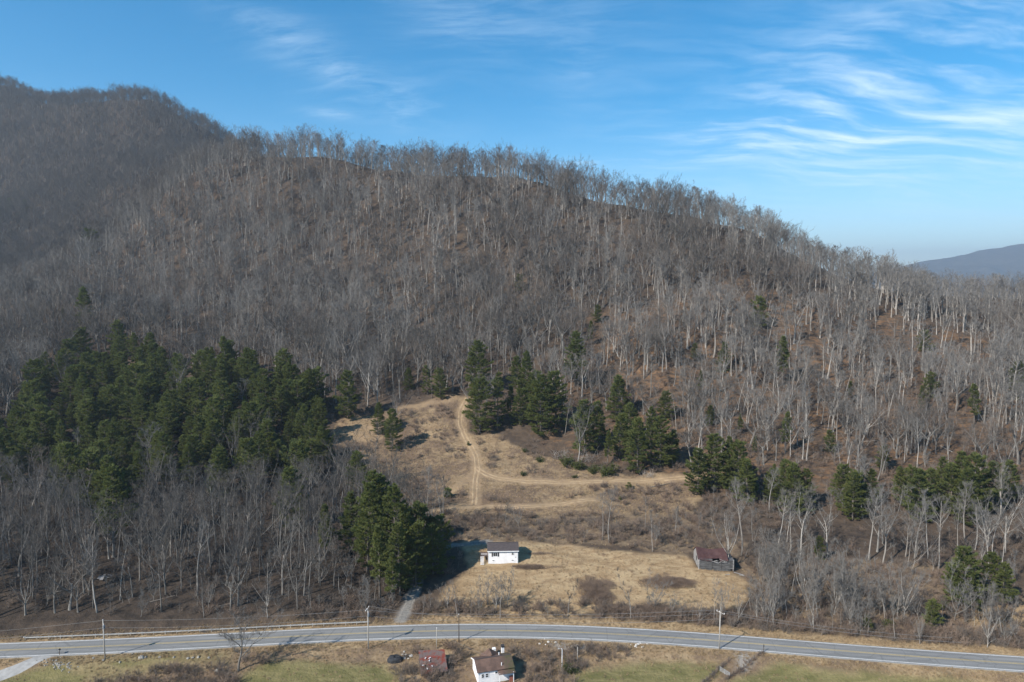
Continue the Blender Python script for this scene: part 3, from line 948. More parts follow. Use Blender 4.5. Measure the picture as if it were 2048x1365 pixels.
def bare_tree(seed, H, form, detail, cb=None, stout=1.0):
    """returns (trunk MB, crown MB) of a leafless tree standing at the origin"""
    R = np.random.default_rng(seed)
    tk, cr = MB(), MB()
    S0, S1, SR = [], [], []
    forms = {  # crown base, limbs, limb elevation, limb length share, forks
        'poplar': (0.50, 15, (35, 60), 0.26, 0), 'maple': (0.34, 17, (28, 62), 0.36, 2), 'oak': (0.24, 14, (12, 55), 0.46, 3),
        'thin': (0.55, 9, (35, 65), 0.20, 0), 'vase': (0.22, 10, (48, 72), 0.46, 4), 'snag': (0.35, 8, (15, 60), 0.20, 1)}
    cb0, nl, (e0, e1), ls, forks = forms[form]
    cb = cb or cb0
    if cb > 0.42 and form in ('maple', 'oak'): e0, e1 = e0 + 14, e1 + 6
    r0 = {'poplar': 0.0115, 'maple': 0.012, 'oak': 0.016, 'thin': 0.0085, 'vase': 0.011, 'snag': 0.012}[form] * H * stout
    lead = []
    T, tr = limb((0, 0, -0.5), (R.normal(0, .04), R.normal(0, .04), 1), H * (0.97 if forks == 0 else 0.6), r0, 9, R, 0.3, 0.045, 0.18 if forks == 0 else 0.5)
    tr[0] *= 1.35
    tk.tube(T, tr, 6)
    lead.append((T, tr, cb))
    for f in range(forks):
        k = int(R.integers(6, 9)) if cb > 0.42 else int(R.integers(4, 8)) if form != 'vase' else int(R.integers(3, 6))
        a = 2 * math.pi * (f + R.uniform(0, .5)) / max(forks, 1)
        el_ = math.radians(R.uniform(52, 74))
        d = np.array([math.cos(a) * math.cos(el_), math.sin(a) * math.cos(el_), math.sin(el_)])
        top = H * R.uniform(0.86, 1.0)
        Q, qr = limb(T[k], d, (top - T[k][2]) / max(d[2], .5), tr[k] * 0.72, 7, R, 0.45, 0.09, 0.2)
        tk.tube(Q, qr, 5)
        lead.append((Q, qr, 0.12))
    sub_n, tw_n = {0: (7, 10), 1: (9, 10), 2: (7, 9), 3: (10, 16)}[detail]
    for li, (Q, qr, c0) in enumerate(lead):
        n_l = nl if forks == 0 else max(4, int(nl * (1.0 if li == 0 else 1.3) / (forks * 0.62 + 1)))
        for k in range(n_l):
            t = c0 + (0.985 - c0) * ((k + R.uniform(0, .8)) / n_l)
            if form == 'snag' and R.random() < 0.25:
                continue
            i = min(int(t * (len(Q) - 1)), len(Q) - 2); u = t * (len(Q) - 1) - i
            p = Q[i] * (1 - u) + Q[i + 1] * u
            a = k * 2.4 + R.uniform(-.5, .5) + li
            el_ = math.radians(e0 + (e1 - e0) * min(1, max(0, (t - c0) / (1 - c0))) + R.uniform(-8, 8))
            d = np.array([math.cos(a) * math.cos(el_), math.sin(a) * math.cos(el_), math.sin(el_)])
            shape = math.sin(math.pi * (0.18 + 0.74 * (t - c0) / (1 - c0))) if form in ('poplar', 'thin') else (0.55 + 0.45 * math.sin(math.pi * (0.1 + 0.75 * (t - c0) / (1 - c0))))
            L = H * ls * shape * R.uniform(0.7, 1.15) * (1 if forks == 0 else 0.78)
            rb = max(0.02, min(qr[i] * 0.6, L * 0.014))
            B, br = limb(p, d, L, rb, 5, R, 0.55, 0.13, 0.25)
            (tk if (rb > 0.055 and detail) else cr).tube(B, br, 4 if detail else 3, False)
            for m in range(sub_n):
                s = 0.25 + 0.75 * (m + R.uniform(0, 1)) / sub_n
                i2 = min(int(s * 5), 4); u2 = s * 5 - i2
                p2 = B[i2] * (1 - u2) + B[i2 + 1] * u2
                d2 = unit(unit(B[i2 + 1] - B[i2]) + R.normal(0, .62, 3) + UP * 0.25)
                L2 = L * R.uniform(0.22, 0.42) * (1.15 - 0.5 * s)
                C, c_r = limb(p2, d2, L2, max(0.014, rb * 0.38), 3, R, 0.35, 0.16, 0.4)
                cr.tube(C, c_r, 3, False)
                for q in range(tw_n):
                    v = R.uniform(0.15, 1.0) * 3
                    i3 = min(int(v), 2); u3 = v - i3
                    p3 = C[i3] * (1 - u3) + C[i3 + 1] * u3
                    d3 = unit(unit(C[i3 + 1] - C[i3]) + R.normal(0, .55, 3) + UP * 0.45)
                    S0.append(p3); S1.append(p3 + d3 * R.uniform(0.5, 1.5) * (H / 20) ** 0.5); SR.append(R.uniform(.010, .018))
    cr.spikes(S0, S1, SR)
    return tk, cr


def pine_tree(seed, H, width, detail, sparse=0.0, base=0.12, dome=0.0):
    """white pine: whorled plumes with gaps; returns (trunk, crown)"""
    R = np.random.default_rng(seed)
    tk, cr = MB(), MB()
    T, tr = limb((0, 0, -0.5), (R.normal(0, .02), R.normal(0, .02), 1), H * 0.985, 0.016 * H, 9, R, 0.3, 0.02, 0.08)
    tk.tube(T, tr, 6)
    nw = int(H / (0.95 if detail else 1.3))
    C, D, L_, W_ = [], [], [], []
    lobes = R.uniform(0.66, 1.28, 9)
    for wv in range(nw):
        t = base + (1.0 - base) * (wv + R.uniform(-.25, .25)) / nw
        t = min(max(t, base), 0.985)
        i = min(int(t * 9), 8); u = t * 9 - i
        p0 = T[i] * (1 - u) + T[i + 1] * u
        rel = (t - base) / (1 - base)
        prof = (1 - rel) ** (0.58 - 0.2 * dome) * (0.60 + 0.40 * min(1, rel / 0.28))
        nb = 5 if rel > 0.15 else 4
        for b_ in range(nb):
            if R.random() < 0.10 + sparse + 0.18 * (rel < 0.18):
                continue
            a = wv * 1.1 + b_ * 2 * math.pi / nb + R.uniform(-.3, .3)
            lob = lobes[int((a % (2 * math.pi)) / (2 * math.pi) * 9) % 9]
            L = max(0.45, width * 0.5 * prof * R.uniform(0.72, 1.22) * lob)
            el_ = math.radians(-8 + 46 * rel + R.uniform(-7, 9))
            d = np.array([math.cos(a) * math.cos(el_), math.sin(a) * math.cos(el_), math.sin(el_)])
            B, br = limb(p0, d, L, 0.02 + 0.012 * L, 5, R, 0.22, 0.06, 0.3)
            if detail: tk.tube(B, br, 3, False)
            side = unit(np.cross(d, UP))
            nt = int((8.5 if detail else 3.2) * (L + 0.5)) + 3
            for q in range(nt):
                s = 0.22 + 0.78 * math.sqrt(R.uniform(0.02, 1.0))
                i2 = min(int(s * 5), 4); u2 = s * 5 - i2
                p2 = B[i2] * (1 - u2) + B[i2 + 1] * u2
                fan = (0.30 * L * (1.25 - s) + 0.12) * R.normal(0, .75)
                c = p2 + side * fan + UP * (R.normal(0.05, .10) + abs(fan) * 0.08)
                out = unit(d * R.uniform(.4, 1.0) + side * np.sign(fan) * R.uniform(.1, .8) + UP * R.uniform(.1, .6))
                for z in range(6 if detail else 4):
                    C.append(c + R.normal(0, .07, 3)); D.append(unit(out + R.normal(0, .5, 3)))
                    L_.append(R.uniform(.38, .68) * (1 if detail else 1.5)); W_.append(R.uniform(.16, .28) * (1 if detail else 1.7))
    C.append(T[-1]); D.append(UP); L_.append(0.9); W_.append(0.15)
    cr.blades(C, D, np.array(L_), np.array(W_), R.normal(0, .55, len(C)))
    return tk, cr


def shrub(seed, H, spread, stems, tw, leafy=0):
    R = np.random.default_rng(seed)
    m = MB(); S0, S1, SR = [], [], []; C = []
    for k in range(stems):
        a = R.uniform(0, 2 * math.pi); el_ = math.radians(R.uniform(35, 88))
        o = np.array([R.normal(0, .25) * spread, R.normal(0, .25) * spread, -0.15])
        d = np.array([math.cos(a) * math.cos(el_), math.sin(a) * math.cos(el_), math.sin(el_)])
        B, br = limb(o, d, H * R.uniform(.6, 1.1), 0.022, 3, R, 0.1, 0.2, 0.3)
        m.tube(B, br, 3, False)
        for q in range(tw):
            v = R.uniform(0.5, 3.0); i = min(int(v), 2); u = v - i
            p = B[i] * (1 - u) + B[i + 1] * u
            d3 = unit(unit(B[i + 1] - B[i]) * 0.7 + R.normal(0, .7, 3) + UP * .2)
            S0.append(p); S1.append(p + d3 * R.uniform(.3, .9) * (H / 2) ** .5); SR.append(R.uniform(.012, .022))
            C.append(p)
    m.spikes(S0, S1, SR)
    if leafy:
        lf = MB(); C = np.repeat(np.array(C), leafy, 0); n = len(C)
        lf.blades(C + R.normal(0, .18, (n, 3)), R.normal(0, 1, (n, 3)) + UP * .3, R.uniform(.16, .34, n), R.uniform(.10, .18, n), R.uniform(0, 3.1, n))
        return m, lf
    return m


def two(name, tk, cr, m1, m2):
    """one mesh of trunk and crown together, for the far woods"""
    a = MB()
    n1 = (sum(len(f) for f in tk.f4), sum(len(f) for f in tk.f3))
    a.v, a.n = list(tk.v), tk.n
    a.f4, a.f3 = list(tk.f4), list(tk.f3)
    for f in cr.f4: a.f4.append(f + tk.n)
    for f in cr.f3: a.f3.append(f + tk.n)
    a.v += cr.v; a.n += cr.n
    F4 = np.concatenate(a.f4); F3 = np.concatenate(a.f3)
    M4 = (np.arange(len(F4)) >= n1[0]).astype(int); M3 = (np.arange(len(F3)) >= n1[1]).astype(int)
    return mesh_np(name, np.concatenate(a.v), F4, F3, [m1, m2], M4, M3)


# near kinds: meshes for trunk and crown, height of the template
BARE = {}
DARKB = {}                                                    # same shapes, darkened to paint the left wood's shade; snags and dark trees too
for form, H, seeds in [('poplar', 22, (1, 2, 3)), ('maple', 20, (4, 5, 6)), ('oak', 18, (7, 8)), ('thin', 18, (9, 10, 11)), ('vase', 16, (12, 13)), ('snag', 15, (14,))]:
    BARE[form] = []
    for s in seeds:
        tk, cr = bare_tree(100 + s, H, form, 2 if form in ('oak', 'vase', 'maple') else 1)
        BARE[form].append((tk.mesh('trunk', MATS['bark_pale'], True), cr.mesh('crown', MATS['twigs']), H))
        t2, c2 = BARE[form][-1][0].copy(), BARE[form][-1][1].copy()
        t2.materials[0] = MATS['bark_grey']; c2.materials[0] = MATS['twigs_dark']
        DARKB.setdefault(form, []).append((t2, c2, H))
PINE = {'broad': [], 'tall': [], 'thin': [], 'pale': [], 'domed': []}
for kind, H, W, n, sp, ba, dm in [('broad', 20, 12.0, 4, 0.0, .06, .4), ('tall', 25, 12, 3, 0.04, .14, .1), ('thin', 18, 5.5, 2, 0.14, .3, 0), ('pale', 18, 8.5, 1, 0.25, .1, 0), ('domed', 16, 12, 2, 0.0, .05, .9)]:
    for k in range(n):
        tk, cr = pine_tree(300 + 17 * k + int(W * 10), H, W, 1, sp, ba, dm)
        PINE[kind].append((tk.mesh('trunk', MATS['bark_dark'], True), cr.mesh('crown', MATS['needles_yellow' if kind == 'pale' else 'needles']), H))


def stand(name, tmpl, P, h, rz, label, cat, group, lean=(0, 0), sxy=1.0):
    """one tree at P, h metres high, from a (trunk, crown, height) template"""
    r = empty(name, (P[0], P[1], P[2]), rz, label, cat, group)
    s = h / tmpl[2]
    r.scale = (s * sxy, s * sxy, s)
    r.rotation_euler = (lean[0], lean[1], rz)
    for nm, me in (('trunk', tmpl[0]), ('crown', tmpl[1])):
        link(bpy.data.objects.new(nm, me), r)
    return r


def h_from_px(P, px_h):
    """height of something px_h pixels high standing at P"""
    zc = project(P)[2]
    return float(px_h * zc / FPX / 0.985)


def scatter(poly, step, seed, jitter=0.85):
    """an uneven spread of points over a polygon on the ground"""
    R = np.random.default_rng(seed)
    x0, y0 = poly.min(0); x1, y1 = poly.max(0)
    gx, gy = np.meshgrid(np.arange(x0, x1, step), np.arange(y0, y1, step), indexing='ij')
    gx = gx + (np.arange(gx.shape[1]) % 2)[None] * step * 0.5
    x = gx.ravel() + R.uniform(-.5, .5, gx.size) * step * jitter
    y = gy.ravel() + R.uniform(-.5, .5, gy.size) * step * jitter
    k = poly_sd(poly, x, y) > 0
    return x[k], y[k]


# ------------------------------------------------------------------ pines
R = np.random.default_rng(21)
taken = []                                                    # crowns already standing: x, y, radius
pines = []                                                    # (P, h, kind, label, group)
G_P1, G_P2, G_P3, G_P4, G_P5 = 'pines massed on the left slope', 'pines round the clearing', 'pines along the foot of the right slope', 'pines among the bare woods on the hillside', 'pines beside the gravel drive'
L_P1 = 'dark green pine in the dense pine stand on the left slope'
Z_PINES = world_poly([(-60, 960), (0, 880), (30, 850), (50, 800), (110, 760), (170, 725), (300, 730), (350, 765), (440, 745), (540, 760), (630, 800), (652, 880), (668, 935), (640, 975), (560, 985), (430, 995), (330, 995), (270, 1020), (215, 1055), (180, 1030), (90, 990), (10, 980)])
x, y = scatter(Z_PINES, 9.2, 5, 1.1)
for a, b in zip(x, y):
    P = np.array([a, b, float(height(a, b))])
    k = R.choice(['broad', 'tall', 'domed', 'tall', 'broad'])
    qx, qy, _ = project(P)
    lab = '%s pine in the dense left stand, %s, %s' % (
        {'broad': 'broad', 'tall': 'tall tapering', 'domed': 'wide rounded'}[str(k)],
        'front row' if qy > 925 else 'second rows' if qy > 880 else 'middle rows' if qy > 830 else 'rear rows' if qy > 785 else 'topmost row',
        'far left end' if qx < 90 else 'left part' if qx < 200 else 'just left of its middle' if qx < 310 else 'just right of its middle' if qx < 420 else 'right part' if qx < 540 else 'right end')
    pines.append((P, R.uniform(12.5, 24), k, lab, G_P1))
for bx, by, hp, kind, lab in [
        (175, 668, 96, 'tall', 'lone layered dark pine above the top left of the pine stand'), (127, 655, 42, 'thin', 'small dark pine left of the lone layered pine'),
        (180, 512, 54, 'domed', 'solitary green pine high on the left spur'), (455, 770, 100, 'thin', L_P1), (500, 790, 95, 'broad', L_P1), (300, 735, 70, 'broad', L_P1), (240, 720, 80, 'broad', L_P1), (580, 805, 90, 'thin', L_P1), (620, 830, 95, 'tall', L_P1), (70, 845, 85, 'domed', L_P1),
        (230, 1085, 160, 'tall', 'tall pine reaching down in front of the pine stand, lower left'), (440, 1000, 105, 'broad', 'pine at the lower edge of the stand among pale bare crowns'), (580, 1055, 125, 'broad', 'rounded pine standing apart below the right end of the stand'), (215, 1030, 120, 'broad', L_P1)]:
    pines.append((gp(bx, by), None, kind, lab, G_P1, hp))
for bx, by, hp, kind, lab in [
        (735, 1150, 190, 'tall', 'tallest pine left of the gravel drive'), (790, 1165, 200, 'tall', 'tall dark pine with trailing lower boughs beside the gravel drive'), (700, 1110, 130, 'tall', 'pine at the left end of the drive group'),
        (760, 1195, 150, 'thin', 'narrow green pine at the roadside end of the drive group'), (785, 1210, 110, 'thin', 'low narrow pine nearest the road by the drive'), (845, 1130, 125, 'domed', 'wide spreading dark pine shading the white house'), (875, 1125, 95, 'domed', 'dark pine right beside the gravel drive bend'),
        (800, 1192, 150, 'tall', 'dark pine overhanging the drive entrance'), (832, 1172, 130, 'broad', 'broad dark pine right on the edge of the gravel drive'), (866, 1148, 105, 'broad', 'rightmost dark pine of the drive group'), (748, 1120, 185, 'tall', 'rear tall pine of the drive group'),
        (650, 1120, 115, 'thin', 'thin pine standing alone in the dark bare wood'), (715, 990, 90, 'broad', 'pine at the left edge of the clearing above the drive'), (770, 1110, 165, 'tall', 'pine in the middle of the drive group'), (815, 1120, 110, 'broad', 'bushy pine behind the drive group'), (820, 1150, 105, 'domed', 'low dark pine over the gravel drive')]:
    pines.append((gp(bx, by), None, kind, lab, G_P5, hp))
L_C = 'pine in the group above the right side of the clearing'
for bx, by, hp, kind, lab in [
        (697, 838, 98, 'broad', 'broad pine at the left edge of the clearing by bare soil'), (785, 898, 82, 'broad', 'front pine of the pair in the upper left of the clearing'), (755, 868, 64, 'broad', 'rear pine of the pair in the upper left of the clearing'), (650, 915, 55, 'thin', 'small pine in shade at the left edge of the clearing'),
        (960, 865, 112, 'broad', 'dark pine right of the hill track'), (958, 790, 110, 'broad', 'upper pine just above the top of the hill track'), (995, 855, 115, 'pale', 'yellowish sparse pine beside the dark pine at the track'), (1055, 805, 105, 'tall', L_C), (1082, 868, 120, 'broad', L_C), (1112, 855, 115, 'broad', L_C), (1040, 850, 75, 'broad', L_C), (1020, 840, 70, 'thin', L_C), (1035, 790, 80, 'tall', L_C),
        (1150, 770, 110, 'tall', 'tall pine in the bare wood above the clearing group'), (1170, 905, 108, 'broad', L_C), (1195, 895, 95, 'broad', L_C), (1240, 840, 90, 'broad', L_C), (1240, 915, 90, 'broad', L_C), (1275, 940, 105, 'broad', L_C), (1320, 935, 105, 'broad', L_C), (1215, 930, 70, 'thin', L_C), (1300, 900, 90, 'tall', L_C), (1255, 885, 80, 'broad', L_C), (1345, 930, 70, 'broad', L_C), (1070, 830, 90, 'broad', L_C)]:
    pines.append((gp(bx, by), None, kind, lab, G_P2, hp))
L_R = 'pine in the row along the foot of the right slope'
for bx, by, hp, kind in [(1395, 990, 95, 'broad'), (1430, 980, 115, 'broad'), (1455, 970, 100, 'tall'), (1475, 992, 112, 'broad'), (1495, 1005, 90, 'broad'), (1570, 1015, 100, 'broad'), (1612, 1020, 85, 'broad'), (1545, 1005, 70, 'broad'), (1685, 1015, 90, 'broad'), (1720, 1025, 85, 'broad'), (1745, 1015, 80, 'tall'), (1820, 1020, 90, 'broad'), (1855, 1020, 85, 'broad'), (1900, 1030, 105, 'broad'), (1945, 1035, 130, 'broad'), (1980, 1015, 95, 'broad'), (1880, 990, 80, 'tall'), (2015, 1000, 80, 'broad'), (1920, 985, 85, 'broad'), (1590, 1030, 105, 'broad'), (1705, 1040, 100, 'broad'), (1835, 1040, 105, 'broad'), (1800, 1010, 80, 'tall'), (1925, 1045, 110, 'broad'), (1545, 985, 60, 'thin')]:
    pines.append((gp(bx, by), None, kind, L_R, G_P3, hp))
for bx, by, hp, kind, lab in [(1930, 1212, 122, 'broad', 'large green pine in the lower right scrub'), (1975, 1200, 100, 'broad', 'second green pine behind the large one in the lower right scrub'), (2005, 1215, 95, 'tall', 'right hand pine of the lower right scrub group'), (1905, 1190, 70, 'broad', 'low pine on the left of the lower right scrub group'),
                               (1640, 1118, 48, 'broad', 'small dark pine at the foot of the bare trees right of the barn'), (1860, 1258, 60, 'domed', 'dark pine in the roadside thicket lower right'), (1735, 1262, 34, 'broad', 'small pine low in the roadside thicket')]:
    pines.append((gp(bx, by), None, kind, lab, G_P3, hp))
for bx, by, hp, kind, lab in [
        (1660, 905, 46, 'broad', 'small green pine in the gap above the right pine row, left of middle'), (1765, 940, 52, 'broad', 'pine just above the right pine row, right of middle'), (1480, 870, 44, 'thin', 'short pine at the left of the russet slope'), (1330, 840, 60, 'broad', 'dull pine in the wood right of the clearing group'), (1420, 850, 40, 'broad', 'little round pine on the lower russet slope'), (1700, 800, 40, 'thin', 'little dark pine halfway up the right slope'),
        (1570, 905, 85, 'thin', 'thin pine on the russet slope above the right pine row'), (1565, 770, 100, 'thin', 'narrow dark pine in the middle of the right slope'), (1517, 655, 62, 'domed', 'layered pine standing above the right hand woods'), (1445, 745, 62, 'broad', 'small pine on the russet opening of the right slope'), (1390, 720, 34, 'broad', 'low pine at the left of the russet opening'), (1400, 790, 50, 'thin', 'short thin pine below the russet opening'),
        (1858, 800, 58, 'broad', 'dark pine of the upper right slope'), (1948, 850, 85, 'thin', 'loose green pine on the far right slope'), (2035, 800, 80, 'broad', 'pine at the right edge of the picture'), (1850, 705, 45, 'domed', 'spreading pine higher on the right slope'), (1508, 912, 42, 'thin', 'little yellow green pine above the right pine row'), (1840, 830, 60, 'thin', 'thin pine left below the dark pine of the upper right slope'),
        (855, 790, 62, 'pale', 'dull green pine at the wood edge above the clearing'), (880, 795, 60, 'broad', 'pine at the wood edge left of the hill track top'), (820, 780, 45, 'broad', 'low pine at the wood edge above the clearing'), (1195, 645, 36, 'broad', 'small green pine in the bare wood of the middle slope'), (1040, 582, 34, 'domed', 'lone evergreen high on the middle slope'), (1180, 690, 50, 'thin', 'thin evergreen on the middle slope'), (50, 425, 26, 'broad', 'dark pine far up on the left mountain'), (20, 420, 24, 'broad', 'dim pine far up at the left edge')]:
    pines.append((gp(bx, by), None, kind, lab, G_P4, hp))
counts = {}
for q in pines:
    counts[q[3]] = counts.get(q[3], 0) + 1
ORD = ('first second third fourth fifth sixth seventh eighth ninth tenth eleventh twelfth thirteenth fourteenth fifteenth sixteenth '
       'seventeenth eighteenth nineteenth twentieth twenty-first twenty-second twenty-third twenty-fourth twenty-fifth twenty-sixth twenty-seventh twenty-eighth twenty-ninth thirtieth').split()
for base_l, txt in ((L_C, 'pine above the right side of the clearing, %s from the left in its group'), (L_R, 'pine in the row along the foot of the right slope, %s from the left')):
    ids = sorted([i for i, q in enumerate(pines) if q[3] == base_l], key=lambda i: float(project(pines[i][0])[0]))
    for n_i, i in enumerate(ids):
        pines[i] = pines[i][:3] + (txt % ORD[n_i],) + pines[i][4:]
for q in pines:
    P, h, kind, lab, grp = q[:5]
    if h is None:
        h = h_from_px(P, q[5])
    t = PINE[kind][R.integers(len(PINE[kind]))]
    stand('pine_tree', t, P, h, R.uniform(0, 6.28), lab, 'pine', grp, (R.normal(0, .015), R.normal(0, .015)), R.uniform(.92, 1.1))
    taken.append((P[0], P[1], 0.14 * h))
    if P[1] > 300 and P[0] > -60:                                 # the small hill pines stand in gaps of the wood
        for g_ in (5, 10, 15): taken.append((P[0] * (1 - g_ / P[1]), P[1] - g_, 2.6))
print('pines', len(pines))

# ------------------------------------------------------------------ bare trees: the ones that stand out
singles = []
G_B = {'field': 'bare trees along the field and road', 'right': 'pale bare trees at the foot of the right slope', 'clear': 'bare trees round the clearing', 'left': 'bare trees in front of the left pine stand'}
for bx, by, hp, form, lab, g in [
        (476, 1342, 108, 'oak', 'spreading bare tree on the near verge, left of centre', 'field'), (1136, 1232, 78, 'snag', 'crooked dark bare tree between field and road', 'field'), (1000, 1237, 68, 'thin', 'slim pale tree on the field edge above the road', 'field'),
        (1262, 1236, 92, 'snag', 'tall dead snag in the roadside thicket', 'field'), (915, 1236, 62, 'thin', 'thin bare tree by the lower left corner of the field', 'field'), (845, 1238, 50, 'thin', 'slim bare sapling right of the drive entrance', 'field'), (862, 1222, 40, 'thin', 'small sapling at the field corner', 'field'), (1305, 1103, 82, 'thin', 'white stemmed tree on the brushy bank above the field', 'field'),
        (1218, 1085, 115, 'poplar', 'tall grey tree on the brushy bank', 'field'), (1205, 1080, 95, 'thin', 'slender tree beside the tall grey tree on the bank', 'field'), (1290, 1060, 70, 'thin', 'pale small tree at the top of the bank', 'field'), (1350, 1070, 60, 'thin', 'thin tree on the bank above the barn', 'field'),
        (1428, 1242, 62, 'thin', 'white trunk behind the right utility pole', 'field'), (1440, 1250, 70, 'thin', 'leaning white trunk behind the right utility pole', 'field'), (1398, 1247, 45, 'vase', 'clump of white stems left of the right utility pole', 'field'), (1475, 1245, 60, 'vase', 'pale stems right of the utility pole in the thicket', 'field'), (1515, 1245, 58, 'thin', 'pale stem in the roadside thicket beyond the drain', 'field'), (1385, 1243, 30, 'thin', 'short white stem left of the clump', 'field'),
        (1483, 1112, 150, 'poplar', 'tall white branched tree right of the barn', 'right'), (1555, 1100, 125, 'poplar', 'second tall white tree right of the barn', 'right'), (1601, 1118, 140, 'maple', 'third tall white tree right of the barn', 'right'), (1655, 1113, 125, 'maple', 'wide white tree with low limbs, foot of the right slope', 'right'), (1738, 1120, 145, 'poplar', 'straight white tree above the brown scrub', 'right'),
        (1765, 1130, 150, 'maple', 'leaning white tree above the brown scrub', 'right'), (1877, 1138, 142, 'poplar', 'white tree left of the lower right pines', 'right'), (1815, 1135, 90, 'thin', 'group of thin white stems above the scrub', 'right'), (1825, 1138, 85, 'vase', 'several stemmed white tree above the scrub', 'right'), (2010, 1105, 128, 'maple', 'tall white tree behind the lower right pines', 'right'), (1950, 1100, 95, 'poplar', 'grey tree behind the large lower right pine', 'right'), (1985, 1105, 90, 'poplar', 'grey tree right of the large lower right pine', 'right'),
        (1582, 1196, 100, 'thin', 'pale slim tree left in the scrub thicket', 'right'), (1568, 1180, 85, 'vase', 'many stemmed tree in the scrub thicket', 'right'), (1605, 1205, 95, 'vase', 'forked white tree in the scrub thicket', 'right'), (1630, 1215, 85, 'vase', 'bushy white crowned tree in the scrub thicket', 'right'), (1700, 1258, 75, 'vase', 'white branched tree near the right roadside', 'right'), (1627, 1262, 80, 'maple', 'roadside tree with a pale fan of branches', 'right'), (1680, 1190, 40, 'vase', 'small pale tree in the open scrub', 'right'), (1600, 1170, 90, 'thin', 'slim grey tree right of the barn thicket', 'right'),
        (1930, 1240, 75, 'thin', 'white stem below the large lower right pine', 'right'), (1945, 1238, 70, 'thin', 'slanting white stem below the large lower right pine', 'right'), (1975, 1295, 70, 'vase', 'white stemmed bush tree at the far right roadside', 'right'), (1840, 1288, 60, 'vase', 'pale fan tree at the right roadside', 'right'), (1790, 1280, 70, 'thin', 'slim roadside tree on the right', 'right'),
        (1130, 870, 75, 'thin', 'white stem in front of the clearing pines', 'clear'), (735, 812, 115, 'vase', 'white fan shaped tree at the top left of the clearing', 'clear'), (755, 816, 105, 'maple', 'pale tree beside the white fan shaped tree', 'clear'), (700, 760, 120, 'oak', 'large spreading bare tree above the clearing', 'clear'), (790, 845, 60, 'vase', 'low bare tree behind the clearing pair of pines', 'clear'), (935, 780, 55, 'oak', 'small spreading tree at the top of the hill track', 'clear'), (1500, 730, 90, 'maple', 'pale tree by the russet opening', 'clear'),
        (350, 1045, 105, 'vase', 'white fan crown before the dark pines, left one', 'left'), (300, 1030, 90, 'vase', 'narrow white fan crown before the dark pines', 'left'), (515, 1035, 110, 'vase', 'white fan crown before the dark pines, right one', 'left'), (60, 1030, 95, 'oak', 'knotty bare tree at the lower left of the pine stand', 'left'), (620, 1050, 120, 'maple', 'grey bare tree right of the rounded pine', 'left'), (385, 1040, 95, 'maple', 'pale bare tree between the white fan crowns', 'left'),
        (565, 1190, 140, 'maple', 'white forked tree in the left wood above the guardrail', 'left'), (395, 1190, 150, 'poplar', 'tall pale tree in the left wood near its middle', 'left'), (195, 1225, 150, 'poplar', 'tall grey tree behind the left utility pole', 'left'), (240, 1200, 130, 'thin', 'slim grey tree in the left wood', 'left'), (535, 1235, 80, 'vase', 'low white branching tree above the guardrail', 'left')]:
    singles.append((gp(bx, by), None, form, lab, G_B[g], hp))

# ------------------------------------------------------------------ the woods: every bare tree on the hill gets its own spot
Z_WOOD = world_poly([(-500, 1258), (300, 1243), (560, 1236), (700, 1226), (800, 1216), (880, 1178), (905, 1130), (900, 1080), (840, 1035), (790, 1020), (770, 960), (690, 905), (655, 850), (690, 800), (790, 800), (930, 785), (960, 800), (1000, 860), (1090, 895), (1250, 935), (1380, 940), (1440, 1000), (1490, 1080), (1560, 1100), (1700, 1110), (1900, 1125), (2500, 1140), (2500, 800), (2048, 700), (-300, 800)])


def place_ok(x, y):
    k = np.ones(len(x), bool)
    for z, m in ((Z_CLEAR, -1), (Z_FIELD, -2), (Z_BANK, 0), (Z_SCRUB, -3), (Z_LOWER, -4), (Z_BARE, -1)):
        k &= poly_sd(z, x, y) < m
    for ln, wd in TRACK_W.values():
        k &= line_d(ln, x, y) > wd + 1.2
    k &= line_d(DRIVE, x, y) > 3.5
    k &= (y - road_y(x)) > 9.5
    return k


def woods(x0, x1, y0, y1, step, seed):
    R2 = np.random.default_rng(seed)
    gx, gy = np.meshgrid(np.arange(x0, x1, step), np.arange(y0, y1, step), indexing='ij')
    x = gx.ravel() + R2.uniform(-.5, .5, gx.size) * step * 1.1
    y = gy.ravel() + R2.uniform(-.5, .5, gy.size) * step * 1.1
    z = height(x, y)
    px, py, zc = project(np.stack([x, y, z + 12], -1))
    k = (zc > 50) & (px > -160) & (px < 2210) & (py > -200) & (py < 1420)
    return x[k], y[k], z[k]


def visible(x, y, z, top):
    """is the top of a tree at (x, y) in sight over the ground in between?"""
    ok = np.ones(len(x), bool)
    for t in np.linspace(0.35, 0.985, 26):
        ok &= (CAM_H + (z + top - CAM_H) * t) > height(x * t, y * t) - 3
    return ok


xs, ys, zs = [], [], []
for a in [(-260, 330, 182, 300, 6.6, 31), (-420, 520, 300, 480, 6.2, 32), (-560, 620, 480, 760, 6.9, 33), (-1350, -150, 760, 1700, 7.2, 34)]:
    x, y, z = woods(*a)
    k = place_ok(x, y)
    x, y, z = x[k], y[k], z[k]
    xs.append(x); ys.append(y); zs.append(z)
WX, WY, WZ = map(np.concatenate, (xs, ys, zs))
k = visible(WX, WY, WZ, 24)
WX, WY, WZ = WX[k], WY[k], WZ[k]
Z_PINE2 = world_poly([(940, 800), (960, 770), (1110, 800), (1200, 830), (1340, 870), (1400, 960), (1250, 960), (1120, 930), (1000, 880), (940, 865)])
Z_OPEN = world_poly([(640, 850), (660, 810), (800, 800), (930, 790), (940, 860), (960, 960), (900, 1030), (830, 1020), (790, 990), (720, 950), (660, 930)])
Z_ROW = world_poly([(1370, 960), (1500, 940), (1700, 960), (1900, 950), (2080, 960), (2080, 1085), (1900, 1095), (1700, 1085), (1500, 1085), (1400, 1040)])
